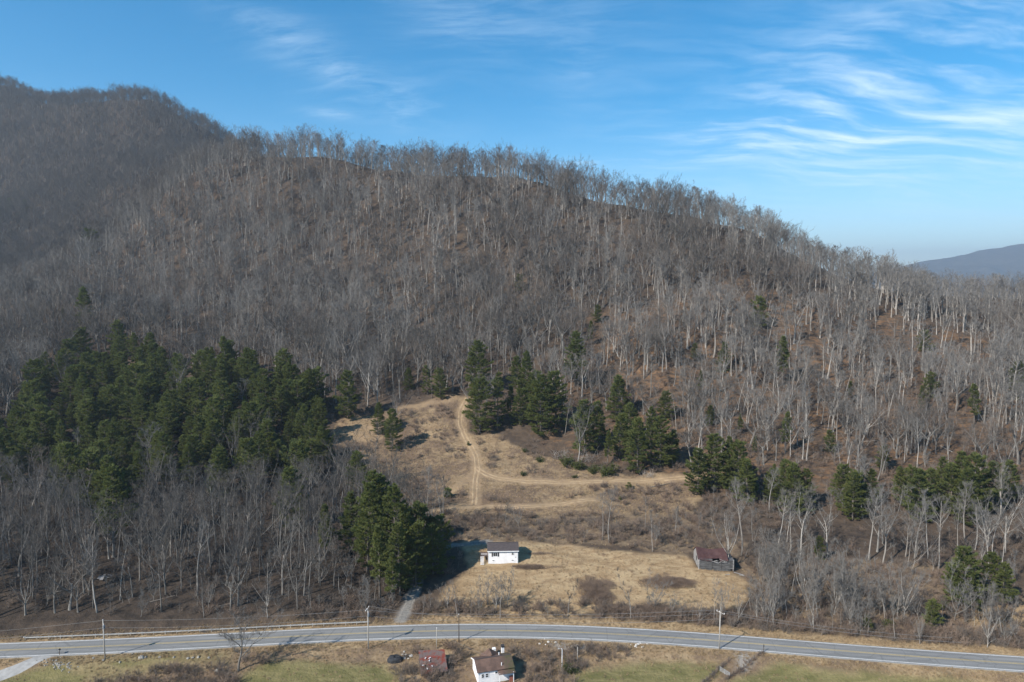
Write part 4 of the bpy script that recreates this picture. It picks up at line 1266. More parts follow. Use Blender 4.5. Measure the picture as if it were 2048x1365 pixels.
Z_PINE3 = world_poly([(690, 1120), (700, 1060), (800, 1050), (880, 1090), (890, 1160), (800, 1225), (720, 1215)])
# thinner where the photograph shows the floor, none inside the pines
dens = np.full(len(WX), 0.96)
inl = smooth(-10, 10, poly_sd(Z_LITTER, WX, WY))
dens -= inl * smooth(0.46, 0.56, fbm(WX / 22, WY / 30, 71, 3)) * 0.72
pin = np.maximum(poly_sd(Z_PINES, WX, WY), np.maximum(poly_sd(Z_PINE2, WX, WY), poly_sd(Z_PINE3, WX, WY)))
dens = np.where(pin > -4, 0.07, dens)
dens = np.where(poly_sd(Z_OPEN, WX, WY) > 0, 0.06, dens)
dens = np.where(poly_sd(Z_ROW, WX, WY) > 0, 0.07, dens)
dens = np.where((WY > 560) & (WY < 720) & (fbm(WX / 18, WY / 60, 12, 2) < .40), dens * .62, dens)
dens *= np.where((WY < 300) & (WX > 60), 0.62, 1.0)
dens *= np.where(fbm(WX / 30, WY / 30, 83, 3) < 0.36, 0.6, 1.0)
RW_ = np.random.default_rng(44)
keep = RW_.random(len(WX)) < dens
tk_ = np.array(taken)
for i in np.nonzero(keep)[0]:
    if WY[i] < 480 and (np.hypot(tk_[:, 0] - WX[i], tk_[:, 1] - WY[i]) < tk_[:, 2] + 0.6 + 3.0 * (WY[i] > 380)).any():
        keep[i] = False
sp_ = np.array([(q[0][0], q[0][1]) for q in singles])
for i in np.nonzero(keep & (WY < 420))[0]:
    if (np.hypot(sp_[:, 0] - WX[i], sp_[:, 1] - WY[i]) < 3.0).any():
        keep[i] = False
WX, WY, WZ = WX[keep], WY[keep], WZ[keep]
WH = RW_.uniform(15, 25, len(WX)) * np.where(fbm(WX / 40, WY / 40, 19, 2) > 0.5, 1.08, 0.92)
WH = np.where(WY < 300, WH * 0.86, WH)
ridge = (WY > 560) & (WY < 760)
WH = np.where(ridge, RW_.uniform(16, 28, len(WX)) * (0.8 + .4 * fbm(WX / 25, WY / 90, 15, 2)), WH)
WH = np.where((WX > 300) & (WY > 430), RW_.uniform(13, 19, len(WX)), WH)
size = WH / np.hypot(WX, WY)
px, py, _ = project(np.stack([WX, WY, WZ + WH * 0.6], -1))
inside = (px > 0) & (px < 2048) & (py < 1365)
order = np.argsort(-(size * inside))
N_SOLO = 300 - len(singles)
solo, rest = order[:N_SOLO], order[N_SOLO:]
print('woods', len(WX), 'solo', len(solo))
for i in solo:
    P = np.array([WX[i], WY[i], WZ[i]])
    form = RW_.choice(['poplar', 'maple', 'thin', 'thin', 'maple', 'oak', 'vase', 'snag'], p=[.24, .2, .2, .1, .1, .06, .08, .02])
    qx = project(P)[0]
    look = {'poplar': 'tall straight grey', 'maple': 'full crowned grey', 'thin': 'slim grey', 'oak': 'wide branched grey', 'vase': 'forked many stemmed', 'snag': 'broken sparse grey'}[form]
    if qx < 900:
        where = 'at the far left edge' if qx < 120 else 'behind the left pole' if qx < 330 else 'in the middle' if qx < 520 else 'toward the drive pines' if qx < 690 else 'around the drive pines'
        deep = 'close above the guardrail' if P[1] < 205 else 'halfway up' if P[1] < 230 else 'just below the pine stand'
        lab, g = '%s tree, left wood %s, %s' % (look, where, deep), 'bare trees in the left wood'
    else:
        where = 'near the barn' if qx < 1560 else 'above the brown scrub' if qx < 1800 else 'behind the lower right pines' if qx < 1960 else 'at the right edge'
        deep = 'in the front' if P[1] < 250 else 'among the pine row' if P[1] < 275 else 'above the pine row'
        lab, g = '%s bare tree, right slope %s, %s' % (look, where, deep), 'bare trees in the right wood'
    singles.append((P, WH[i], form, lab, g))
for q in singles:
    P, h, form, lab, g = q[:5]
    if h is None:
        h = h_from_px(P, q[5])
    t = None
    if 'near verge' in lab:
        tk, cr = bare_tree(555, 15, 'oak', 3); t = (tk.mesh('trunk', MATS['bark_grey'], True), cr.mesh('crown', MATS['twigs']), 15)
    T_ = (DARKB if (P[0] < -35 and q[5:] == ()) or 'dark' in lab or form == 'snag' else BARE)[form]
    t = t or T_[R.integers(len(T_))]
    stand('bare_tree', t, P, h, R.uniform(0, 6.28), lab, 'tree', g, (R.normal(0, .02), R.normal(0, .02)), 1.45 if 'near verge' in lab else 1.0)


# ------------------------------------------------------------------ masses nobody could count: one object each, instances on points
def stuff(name, P, rot, scl, pick, meshes, label):
    lib = bpy.data.collections.new(name + '_kinds')
    for k, me in enumerate(meshes):
        o = bpy.data.objects.new('%s_kind_%02d' % (name, k), me)
        lib.objects.link(o)
    me = bpy.data.meshes.new(name)
    me.vertices.add(len(P)); me.vertices.foreach_set('co', np.asarray(P, np.float32).ravel())
    a = me.attributes.new('rot', 'FLOAT_VECTOR', 'POINT'); a.data.foreach_set('vector', np.asarray(rot, np.float32).ravel())
    a = me.attributes.new('scl', 'FLOAT_VECTOR', 'POINT'); a.data.foreach_set('vector', np.asarray(scl, np.float32).ravel())
    a = me.attributes.new('pick', 'INT', 'POINT'); a.data.foreach_set('value', np.asarray(pick, np.int32))
    o = link(bpy.data.objects.new(name, me))
    tag(o, label, kind='stuff')
    g = bpy.data.node_groups.new(name, 'GeometryNodeTree')
    g.interface.new_socket('Geometry', in_out='INPUT', socket_type='NodeSocketGeometry')
    g.interface.new_socket('Geometry', in_out='OUTPUT', socket_type='NodeSocketGeometry')
    n, l = g.nodes, g.links
    gi, go = n.new('NodeGroupInput'), n.new('NodeGroupOutput')
    ci = n.new('GeometryNodeCollectionInfo'); ci.inputs[0].default_value = lib
    ci.inputs['Separate Children'].default_value = True; ci.inputs['Reset Children'].default_value = True
    ip = n.new('GeometryNodeInstanceOnPoints'); ip.inputs['Pick Instance'].default_value = True

    def na(nm, typ):
        q = n.new('GeometryNodeInputNamedAttribute'); q.data_type = typ; q.inputs[0].default_value = nm
        return q.outputs[0]
    er = n.new('FunctionNodeEulerToRotation')
    l.new(na('rot', 'FLOAT_VECTOR'), er.inputs[0])
    l.new(gi.outputs[0], ip.inputs['Points']); l.new(ci.outputs[0], ip.inputs['Instance'])
    l.new(na('pick', 'INT'), ip.inputs['Instance Index']); l.new(er.outputs[0], ip.inputs['Rotation']); l.new(na('scl', 'FLOAT_VECTOR'), ip.inputs['Scale'])
    l.new(ip.outputs[0], go.inputs[0])
    md = o.modifiers.new('spread', 'NODES'); md.node_group = g
    return o


def spread(name, x, y, base_h, lo, hi, meshes, label, seed, lean=0.03, z=None, scale=None):
    R2 = np.random.default_rng(seed)
    n = len(x)
    z = height(x, y) if z is None else z
    rot = np.stack([R2.normal(0, lean, n), R2.normal(0, lean, n), R2.uniform(0, 6.283, n)], -1)
    s = R2.uniform(lo, hi, n) if scale is None else scale
    wdt = s * R2.uniform(.85, 1.2, n)
    return stuff(name, np.stack([x, y, z], -1), rot, np.stack([wdt, wdt, s], -1), R2.integers(0, len(meshes), n), meshes, label)


FARK = []
for form, sd_, bk, tw in [('poplar', 1, 'bark_pale', 'twigs'), ('poplar', 2, 'bark_pale', 'twigs'), ('maple', 3, 'bark_pale', 'twigs_pale'), ('thin', 5, 'bark_pale', 'twigs_pale'), ('maple', 4, 'bark_grey', 'twigs'), ('oak', 6, 'bark_grey', 'twigs_dark'),
                          ('thin', 7, 'bark_grey', 'twigs'), ('vase', 8, 'bark_grey', 'twigs_warm'), ('poplar', 9, 'bark_grey', 'twigs_dark'), ('maple', 10, 'bark_grey', 'twigs_warm'), ('oak', 11, 'bark_grey', 'twigs_dark'), ('maple', 12, 'bark_grey', 'twigs_dark'),
                          ('maple', 13, 'bark_dark', 'twigs_dark'), ('poplar', 14, 'bark_dark', 'twigs_dark')]:  # darkest kinds, the far mountain's shade put into their colour
    tk, cr = bare_tree(700 + sd_, 20, form, 0 if form in ('maple', 'oak', 'vase') else 1, {'poplar': .56, 'maple': .5, 'oak': .45, 'thin': .6, 'vase': .36}[form], 1.25)
    FARK.append(two('far_tree', tk, cr, MATS[bk], MATS[tw]))
fx, fy = WX[rest], WY[rest]
tone = fbm(fx / 45, fy / 60, 57, 3) + 0.0003 * fx - np.where((fx < -20) & (fy < 330), .12, 0) + .16 * smooth(-120, -260, fx) * smooth(400, 480, fy) + RW_.normal(0, .09, len(fx))  # left wood leans to darker kinds, its shade put into the colour
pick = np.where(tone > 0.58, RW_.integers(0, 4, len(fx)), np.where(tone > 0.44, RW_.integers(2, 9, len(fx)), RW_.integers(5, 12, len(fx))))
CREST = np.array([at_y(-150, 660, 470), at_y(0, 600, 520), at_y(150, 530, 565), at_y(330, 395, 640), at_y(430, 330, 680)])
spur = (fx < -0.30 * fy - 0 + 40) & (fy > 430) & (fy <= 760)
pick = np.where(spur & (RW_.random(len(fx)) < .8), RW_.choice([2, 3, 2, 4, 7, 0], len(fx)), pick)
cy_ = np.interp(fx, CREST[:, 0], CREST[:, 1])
pick = np.where((fy > 760) | ((fx < CREST[-1, 0] + 10) & (fy > cy_ + 22)), RW_.choice([12, 13, 12, 13, 10, 11], len(fx)), pick)  # behind the spur crest, dark kinds paint the shaded slope
n_ = len(fx)
rot_ = np.stack([RW_.normal(0, .04, n_), RW_.normal(0, .04, n_), RW_.uniform(0, 6.283, n_)], -1)
s_ = WH[rest] / 20.0; wd_ = s_ * RW_.uniform(1.0, 1.55, n_)
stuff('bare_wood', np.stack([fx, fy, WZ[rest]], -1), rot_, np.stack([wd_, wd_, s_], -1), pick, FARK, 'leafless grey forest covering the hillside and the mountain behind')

SHRUB = [shrub(900 + k, 2.2, 1.2, 16, 20).mesh('shrub', MATS['twigs_warm' if k in (1, 4) else 'brush_twigs']) for k in range(5)]
R3 = np.random.default_rng(99)
bx_, by_ = [], []
for z, st, sd_ in ((Z_BANK, 2.0, 1), (Z_SCRUB, 2.4, 2)):
    x, y = scatter(z, st, sd_, 1.0); k = R3.random(len(x)) < (0.8 if sd_ == 2 else 0.25 + 0.7 * (fbm(x / 7, y / 7, 4, 3) > .5)); bx_.append(x[k]); by_.append(y[k])
x, y = scatter(Z_CLEAR, 2.6, 3, 1.0)
k = fbm(x / 9, y / 9, 55, 3) > 0.56
for ln, wd in TRACK_W.values(): k &= line_d(ln, x, y) > wd + 1.5
bx_.append(x[k]); by_.append(y[k])
# roadside thicket between field and road, and low growth under the woods
xr = np.arange(-60, 210, 1.5)
for off in (8.2, 9.8, 11.5, 13.5):
    x = xr + R3.uniform(-.7, .7, len(xr)); y = road_y(x) + off + R3.uniform(-.8, .8, len(xr))
    k = (R3.random(len(x)) < 0.75) & (line_d(DRIVE, x, y) > 3); bx_.append(x[k]); by_.append(y[k])
for poly, st, sd_, pr in [(world_poly([(480, 1390), (470, 1352), (430, 1330), (300, 1338), (190, 1365), (170, 1390)]), 1.6, 5, .85), (world_poly([(790, 1345), (760, 1325), (830, 1300), (900, 1295), (950, 1300), (1050, 1300), (1110, 1305), (1145, 1330), (1150, 1390), (800, 1390)]), 1.9, 6, .6), (world_poly([(1130, 1345), (1110, 1312), (1180, 1295), (1250, 1290), (1255, 1315), (1200, 1332)]), 1.6, 7, .8), (world_poly([(640, 1318), (470, 1318), (440, 1335), (560, 1330)]), 2.2, 8, .4)]:
    x, y = scatter(poly, st, sd_, 1.0); k = R3.random(len(x)) < pr; bx_.append(x[k]); by_.append(y[k])
x, y, z = woods(-260, 330, 185, 420, 3.4, 77)
k = place_ok(x, y) & (poly_sd(Z_PINES, x, y) < 0) & (fbm(x / 14, y / 14, 31, 3) > 0.47); bx_.append(x[k]); by_.append(y[k])
BX, BY = np.concatenate(bx_), np.concatenate(by_)
avoid = [(gp(1005, 1128), 9.0), (gp(1434, 1128), 8.0), (gp(985, 1350), 7.5), (gp(868, 1316), 4.7), (gp(1040, 1120), 5), (gp(1124, 1335), 1.5)]
k = np.ones(len(BX), bool)
for P, r in avoid: k &= np.hypot(BX - P[0], BY - P[1]) > r
k &= np.abs(BY - road_y(BX)) > 5.2
BX, BY = BX[k], BY[k]
print('shrubs', len(BX))
spread('brush', BX, BY, 2.2, 0.45, 1.5, SHRUB, 'brown leafless brush and briars', 52, 0.1)

# grey saplings and pole stems too many to count: thickets by the road, on the bank and under the woods
SAP = []
for k, form in enumerate(('thin', 'vase', 'thin', 'snag', 'vase', 'thin')):
    tk, cr = bare_tree(800 + k, 9, form, 0)
    SAP.append(two('sapling', tk, cr, MATS['bark_pale' if k % 2 == 0 else 'bark_grey'], MATS['twigs' if k % 3 else 'twigs_warm']))
sx_, sy_ = [], []
Z_THICK = world_poly([(1490, 1254), (1500, 1225), (1525, 1200), (1510, 1130), (1560, 1112), (1690, 1130), (1690, 1215), (1840, 1235), (1960, 1240), (2120, 1250), (2120, 1325), (1900, 1295), (1700, 1272), (1500, 1255)])
for z, st, sd_, pr in ((Z_THICK, 2.4, 11, .8), (Z_BANK, 6.0, 12, .4), (Z_SCRUB, 7, 13, .4)):
    x, y = scatter(z, st, sd_, 1.0); k = R3.random(len(x)) < pr * (0.15 + 1.5 * smooth(.38, .62, fbm(x / 11, y / 11, 9, 3))) * .75; sx_.append(x[k]); sy_.append(y[k])
x, y, z = woods(-260, 330, 185, 430, 4.6, 78)
k = place_ok(x, y) & (poly_sd(Z_PINES, x, y) < -1) & (poly_sd(Z_PINE2, x, y) < 0) & (R3.random(len(x)) < np.where(x < -30, .75, .3)); sx_.append(x[k]); sy_.append(y[k])
xr = np.arange(-58, 60, 2.3)
x = xr + R3.uniform(-1, 1, len(xr)); y = road_y(x) + R3.uniform(8.5, 13, len(xr)); k = (line_d(DRIVE, x, y) > 3) & (R3.random(len(x)) < .5); sx_.append(x[k]); sy_.append(y[k])
SX_, SY_ = np.concatenate(sx_), np.concatenate(sy_)
k = (np.abs(SY_ - road_y(SX_)) > 8)
for P, r in avoid: k &= np.hypot(SX_ - P[0], SY_ - P[1]) > r + 1
SX_, SY_ = SX_[k], SY_[k]
print('saplings', len(SX_))
spread('sapling_thicket', SX_, SY_, 9, .32, .95, SAP, 'grey leafless saplings and pole stems of thicket and understorey', 54, .10, None, (.3 + .75 * R3.random(len(SX_)) ** 1.7) * np.where(poly_sd(Z_THICK, SX_, SY_) > 0, 1.5, 1.0))

# grass tufts over field, verges and clearing
def tuft(seed, n, h, mat):
    R2 = np.random.default_rng(seed); m = MB()
    a = R2.uniform(0, 6.28, n); r = R2.uniform(0, .35, n)
    P0 = np.stack([np.cos(a) * r, np.sin(a) * r, np.full(n, -.05)], -1)
    D = np.stack([R2.normal(0, .35, n), R2.normal(0, .35, n), np.ones(n)], -1)
    m.spikes(P0, P0 + D * (h * R2.uniform(.5, 1.1, n))[:, None], np.full(n, .03))
    return m.mesh('tuft', MATS[mat])


TUFT = [tuft(k, 16, .55, 'straw') for k in range(3)]
gx_, gy_ = [], []
for z, st, sd_, pr in ((Z_CLEAR, 0.95, 1, .7), (Z_FIELD, 1.0, 2, .35), (Z_LOWER, 0.95, 3, .7), (Z_SCRUB, 1.6, 4, .5), (Z_BANK, 1.5, 4, .6)):
    x, y = scatter(z, st, sd_, 1.0); k = R3.random(len(x)) < pr * (0.25 + 1.3 * fbm(x / 6, y / 6, 8, 3))
    for ln, wd in TRACK_W.values(): k &= line_d(ln, x, y) > wd + .4
    for q in Z_LAWN: k &= (poly_sd(q, x, y) < 0.5) | (R3.random(len(x)) < .25)
    k &= np.abs(y - road_y(x)) > 4.4
    k &= line_d(dl, x, y) > 2.4
    k &= line_d(DRIVE, x, y) > 2
    gx_.append(x[k]); gy_.append(y[k])
xr = np.arange(-190, 210, .5)
for off in (-7, -6.2, -5.5, -4.8, 4.8, 5.4, 6.0, 6.8, 7.6):
    x = xr + R3.uniform(-.3, .3, len(xr)); y = road_y(x) + off + R3.uniform(-.4, .4, len(xr))
    k = (R3.random(len(x)) < 0.6) & (line_d(dl, x, y) > 2.4) & (line_d(DRIVE, x, y) > 2); gx_.append(x[k]); gy_.append(y[k])
TX_, TY_ = np.concatenate(gx_), np.concatenate(gy_)
k = np.ones(len(TX_), bool)
for P, r in [(gp(1005, 1128), 5.5), (gp(985, 1350), 6.0), (gp(868, 1320), 5.0)]: k &= np.hypot(TX_ - P[0], TY_ - P[1]) > r
TX_, TY_ = TX_[k], TY_[k]
print('tufts', len(TX_))
spread('dry_grass', TX_, TY_, .55, 0.5, 1.3, TUFT, 'dry tan grass tufts of clearing, field and verges', 53, 0.12)
# ------------------------------------------------------------------ shrubs one can point at
def mound(seed, rx, ry, h, n):
    R2 = np.random.default_rng(seed); m = MB()
    a = R2.uniform(0, 6.283, n); r = np.sqrt(R2.uniform(0, 1, n)); wob = 0.62 + 0.62 * vnoise(np.cos(a) * 2.2 + 9, np.sin(a) * 2.2 + seed % 97, seed) + R2.normal(0, .07, n)
    x, y = np.cos(a) * r * rx * wob, np.sin(a) * r * ry * wob
    top = h * np.sqrt(np.clip(1 - r ** 2.4, 0.03, 1)) * (0.4 + 1.0 * vnoise(x * 0.7 + 50, y * 0.7 + 50, seed))
    z0 = R2.uniform(-0.1, 0.55, n) * top
    P0 = np.stack([x, y, z0], -1)
    D = np.stack([R2.normal(0, .45, n) + np.cos(a) * r * .3, R2.normal(0, .45, n) + np.sin(a) * r * .3, R2.uniform(.35, 1.0, n)], -1)
    m.spikes(P0, P0 + D * np.maximum(.35, top - z0)[:, None], R2.uniform(.014, .026, n))
    return m


for px_, py_, rx, ry, h, lab in [(1188, 1172, 6.2, 7.5, 1.7, 'round brown bramble patch in the middle of the field'), (1338, 1164, 8.6, 5.4, 1.5, 'wide dark brown bramble patch at the right side of the field'),
                                 (1062, 1136, 8.5, 1.6, 1.3, 'low hedge of brown briars below the white house'), (1080, 1108, 5.0, 0.9, 0.9, 'small brown briars in the grass right of the white house'),
                                 (1195, 1195, 4.5, 5.0, 2.2, 'grey bush heap between the bramble patch and the road'), (1310, 1225, 7.5, 3.0, 3.0, 'dark grey thicket by the road below the wide bramble patch'), (1230, 1222, 6.0, 2.6, 2.8, 'dark thicket at the road beside the dead snag')]:
    P = gp(px_, py_)
    o = mound(int(px_), rx, ry, h, int(330 * rx * ry ** .8)).build('bramble_patch', MATS['brush_twigs'])
    o.location = tuple(P); tag(o, lab, 'shrub', 'bramble patches on the field')
LEAFY = []
for k in range(3):
    a, b = shrub(940 + k, 2.0, 1.0, 16, 7, 7)
    LEAFY.append((a.mesh('stem', MATS['bark_dark']), b.mesh('foliage', MATS['evergreen_leaf'])))
JUN = []
for k in range(2):
    tk, cr = pine_tree(960 + k, 5, 3.6, 1, 0, .03, .7)
    JUN.append((tk.mesh('stem', MATS['bark_dark']), cr.mesh('foliage', MATS['needles'])))
for px_, py_, hp, kind, lab in [
        (937, 891, 9, 'j', 'small dark juniper right beside the hill track'), (895, 995, 22, 'j', 'dark green juniper in the lower left of the clearing'), (1050, 904, 11, 'l', 'low green shrub right of the upper track'), (1080, 924, 14, 'l', 'green shrub in the upper right of the clearing'), (1048, 951, 12, 'l', 'green shrub above the track bend'), (1258, 979, 16, 'j', 'dark juniper below the right hand track'),
        (1135, 930, 26, 'l', 'yellow green bush at the right corner of the clearing'), (1160, 938, 28, 'l', 'green bush beside the yellow green bush at the clearing corner'), (1212, 950, 32, 'l', 'large olive bush at the foot of the clearing pines'), (1185, 946, 22, 'l', 'olive bush left of the large olive bush'), (1150, 955, 10, 'l', 'tiny green shrub above the right hand track'),
        (1240, 1000, 8, 'j', 'tiny juniper on the terrace under the track'), (1142, 1345, 30, 'l', 'dark evergreen bush beside the curved lamp post'), (1880, 1215, 24, 'l', 'green bush left of the lower right pine'), (1775, 1255, 22, 'l', 'dark green bush in the right roadside thicket')]:
    P = gp(px_, py_); h = h_from_px(P, hp)
    tpl, hh = (JUN[R.integers(2)], 5.0) if kind == 'j' else (LEAFY[R.integers(3)], 2.4)
    r = empty('evergreen_shrub', P, R.uniform(0, 6.28), lab, 'shrub', 'green shrubs of the clearing'); s = h / hh
    r.scale = (s * 1.25, s * 1.25, s)
    for nm, me in zip(('stem', 'foliage'), tpl): link(bpy.data.objects.new(nm, me), r)

# ------------------------------------------------------------------ white house on the field
hp_ = gp(1005.5, 1127)
HZ = float(hp_[2])
HW, HD, HH, RISE = 9.5, 7.0, 4.35, 1.2          # width, depth, eave height over the front ground, roof rise
house = empty('white_house', (hp_[0], hp_[1] + HD / 2, HZ), math.radians(2), 'small white house with dark roof and basement windows on the field edge', 'house')
x0, x1, yf_, yb = -HW / 2, HW / 2, -HD / 2, HD / 2
m = MB()
m.hexa([[x0, yf_, -.6], [x1, yf_, -.6], [x1, yb, -.6], [x0, yb, -.6], [x0, yf_, HH], [x1, yf_, HH], [x1, yb, HH], [x0, yb, HH]])
for s in (x0, x1 - .12):
    m.prism([[s, yf_, HH], [s, yb, HH], [s, 0, HH + RISE]], (s, 0, 0), (s + .12, 0, 0))
for k in range(1, 22):                               # clapboard laps
    z = -.2 + k * .205
    m.box((0, yf_ - .012, z), (HW, .024, .03)); m.box((x1 + .012, 0, z), (.024, HD, .03)); m.box((x0 - .012, 0, z), (.024, HD, .03))
m.build('wall', MATS['siding'], house)
ov, ox = .45, .35
sl = RISE / (HD / 2)
m = MB()
for s in (-1, 1):
    e = [(x0 - ox, s * (HD / 2 + ov), HH - ov * sl), (x1 + ox, s * (HD / 2 + ov), HH - ov * sl), (x1 + ox, 0, HH + RISE), (x0 - ox, 0, HH + RISE)]
    if s > 0: e = e[::-1]
    m.slab(np.array(e) + [0, 0, .16], .14)
rf = m.build('roof', MATS['house_roof'], house)
MB().box((0, 0, HH + RISE + .18), (HW + 2 * ox, .3, .05)).build('ridge_cap', MATS['house_roof'], rf)
gy = yf_ - ov - .05
MB().box((0, gy, HH - ov * sl + .04), (HW + 2 * ox, .12, .2)).build('gutter', MATS['white_trim'], house)
MB().tube([(x1 - .1, yf_ - .1, HH - .1), (x1 - .1, yf_ - .1, -.1)], .06, 6).build('downpipe', MATS['white_trim'], house)
for s in (x0, x1):
    MB().box((s, yf_ - .02, HH / 2), (.16, .1, HH)).build('corner_board', MATS['white_trim'], house)


def window(parent, cx, cz, w_, h_, y, mull=1, cross=False):
    f = MB()
    for s in (-1, 1):
        f.box((cx + s * w_ / 2, y - .03, cz), (.1, .1, h_ + .1)); f.box((cx, y - .03, cz + s * h_ / 2), (w_ - .1, .1, .1))
    for k in range(mull): f.box((cx - w_ / 2 + (k + 1) * w_ / (mull + 1), y - .02, cz), (.06, .07, h_ - .1))
    if cross: f.box((cx, y - .018, cz), (w_ - .1, .06, .06))
    o = f.build('window', MATS['white_trim'], parent)
    MB().box((cx, y - .005, cz), (w_ - .1, .05, h_ - .1)).build('pane', MATS['glass'], o)
    return o


window(house, x0 + HW * .235, 3.05, 1.35, 1.25, yf_, 1)
for s in (-.98, .98):
    MB().box((x0 + HW * .235 + s, yf_ - .04, 3.05), (.42, .07, 1.35)).build('shutter', MATS['dark_trim'], house)
window(house, x0 + HW * .825, 3.25, .75, .85, yf_, 0, True)
window(house, x0 + HW * .17, 1.05, .7, .36, yf_, 0)
window(house, x0 + HW * .825, 1.05, .7, .36, yf_, 0)
MB().box((x0 + HW * .925, yf_ - .08, 2.1), (.2, .12, .3)).build('meter_box', MATS['galvanised'], house)
pch = MB().box((x0 - 1.35, -.9, 2.15), (2.5, 3.4, .16)).build('porch_deck', MATS['porch_wood'], house)
for px_, py_ in ((-2.5, -2.5), (-2.5, .7), (-.25, -2.5)):
    MB().box((x0 + px_, py_, 1.6), (.14, .14, 3.4)).build('porch_post', MATS['porch_wood'], pch)
MB().box((x0 - 1.35, -2.5, 2.95), (2.4, .07, .07)).box((x0 - 1.35, -2.5, 2.6), (2.4, .05, .05)).build('railing', MATS['white_trim'], pch)
st = MB()
for k in range(7): st.box((x0 - 2.0, -2.8 - .28 * k, 2.0 - .29 * k), (1.2, .3, .08))
st.build('steps', MATS['white_trim'], pch)

# ------------------------------------------------------------------ ruined barn
bp = gp(1434, 1141)
BW, BD, BH, BR = 11.2, 7.6, 3.7, 2.5
barn = empty('ruined_barn', (bp[0], bp[1] + BD / 2, bp[2]), math.radians(-3), 'weathered grey board barn with sagging red roof and collapsed front', 'barn')
RB = np.random.default_rng(5)


def planks(quad0, n, fn, mat, name, th=.06, along='z', skip=()):
    m = MB()
    for k in range(n):
        if k in skip: continue
        for b in fn(k): m.box(*b)
    o = m.build(name, mat, barn); tag(o, kind='stuff'); return o


nb = 19
m = MB()
for k in range(nb):                                       # front wall, boards laid flat in rows, broken down in the middle
    z = .05 + k * .2
    for (a, b) in ((-BW / 2, -BW / 2 + 4.3), (-BW / 2 + 4.3, -BW / 2 + 7.2), (-BW / 2 + 7.2, BW / 2)):
        mid = 0.5 * (a + b)
        lim = 3.75 if mid < -2 else (2.75 if mid < 1.5 else 3.55)
        if z > lim + RB.uniform(-.25, .1): continue
        if mid > 2 and z < .5: b -= RB.uniform(.6, 2.2)
        m.box(((a + b) / 2, -BD / 2 + RB.uniform(-.05, .05), z), (b - a - RB.uniform(.02, .15), .05, RB.uniform(.15, .19)), 0, 0, RB.uniform(-.012, .02))
fw = m.build('front_boards', MATS['barn_wood'], barn); tag(fw, kind='stuff')
m = MB()
for k in range(24):                                       # left gable, upright boards with gaps and an opening
    y = -BD / 2 + .16 + k * (BD - .3) / 23
    top = BH + BR * (1 - abs(y) / (BD / 2)) - .1
    lo = .3 + RB.uniform(0, .5)
    if 8 <= k <= 11:
        m.box((-BW / 2, y, (lo + 1.9) / 2), (.05, .27, 1.9 - lo)); m.box((-BW / 2, y, (3.4 + top) / 2), (.05, .27, top - 3.4))
    elif k in (3, 15): m.box((-BW / 2, y, (1.4 + top) / 2), (.05, .27, top - 1.4))
    else: m.box((-BW / 2 + RB.uniform(-.03, .03), y, (lo + top) / 2), (.05, .27, top - lo))
tag(m.build('gable_boards', MATS['barn_wood_pale'], barn), kind='stuff')
m = MB()
for k in range(20):
    y = -BD / 2 + .2 + k * (BD - .3) / 19
    m.box((BW / 2 - 2.6, y, 1.9), (.05, .3, 3.6 + BR * (1 - abs(y) / (BD / 2)) * .8))
for k in range(26): m.box((-BW / 2 + .2 + k * .42, BD / 2, 1.8), (.3, .05, 3.6))
tag(m.build('rear_boards', MATS['barn_wood'], barn), kind='stuff')
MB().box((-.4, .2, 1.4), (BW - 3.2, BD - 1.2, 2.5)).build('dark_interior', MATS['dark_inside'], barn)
rw0, rw1 = -BW / 2 - .3, BW / 2 - 2.0
nS = 11
for s in (-1, 1):
    for k in range(nS):
        a = rw0 + (rw1 - rw0) * k / nS; b = rw0 + (rw1 - rw0) * (k + 1) / nS + .04
        def sag(x): u = (x - rw0) / (rw1 - rw0); return -.55 * math.sin(math.pi * u) ** 2 - .25 * u
        cut = RB.uniform(0, .35) + (1.0 if (s < 0 and 5 <= k <= 7) else 0)
        yo = s * (BD / 2 + .4 - cut); zo = BH - .25 + BR * cut / (BD / 2) * .9
        lift = .012 * (k % 2)
        q = [(a, yo, zo + sag(a) * .6 + lift), (b, yo, zo + sag(b) * .6 + lift), (b, 0, BH + BR + sag(b) + lift), (a, 0, BH + BR + sag(a) + lift)]
        MB().slab(q if s < 0 else q[::-1], .05).build('roof_sheet', MATS['barn_roof'], barn)
m = MB()
for k in range(9):
    c = (RB.uniform(-1.5, 2.8), -BD / 2 - RB.uniform(-.4, .5), RB.uniform(2.6, 3.6))
    m.box(c, (RB.uniform(1.0, 2.8), .05, .18), RB.uniform(-.4, .4), RB.uniform(-.5, .5), RB.uniform(-.45, .45))
tag(m.build('broken_boards', MATS['barn_wood_pale'], barn), kind='stuff')
for cx, sx in ((BW / 2 - .35, 1), (-BW / 2 + .1, -1)):
    MB().box((cx, -BD / 2, 1.8), (.2, .2, 3.7)).build('corner_post', MATS['barn_wood_pale'], barn)
ln = MB()                                                # lean-to skeleton at the right end
ln.slab([(rw1 - .1, -BD / 2, 3.35), (BW / 2 + .1, -BD / 2, 3.1), (BW / 2 + .1, 2.0, 3.3), (rw1 - .1, 2.0, 3.6)], .05)
ln.build('lean_to_roof', MATS['barn_wood'], barn)
for px_, py_, ln_, rz in [(1478, 1148, 3.2, -.6), (1486, 1152, 2.4, -.4), (1455, 1150, 1.8, .3)]:
    P = gp(px_, py_)
    o = MB().box((0, 0, .12), (ln_, .28, .09), 0, 0, .06).build('fallen_board', MATS['barn_wood_pale']); o.location = tuple(P); o.rotation_euler = (0, 0, rz)
    tag(o, {3.2: 'long pale board fallen in the grass right of the barn', 2.4: 'pale board lying furthest right of the barn', 1.8: 'short pale board fallen before the barn front'}[ln_], 'board', 'boards fallen from the barn')

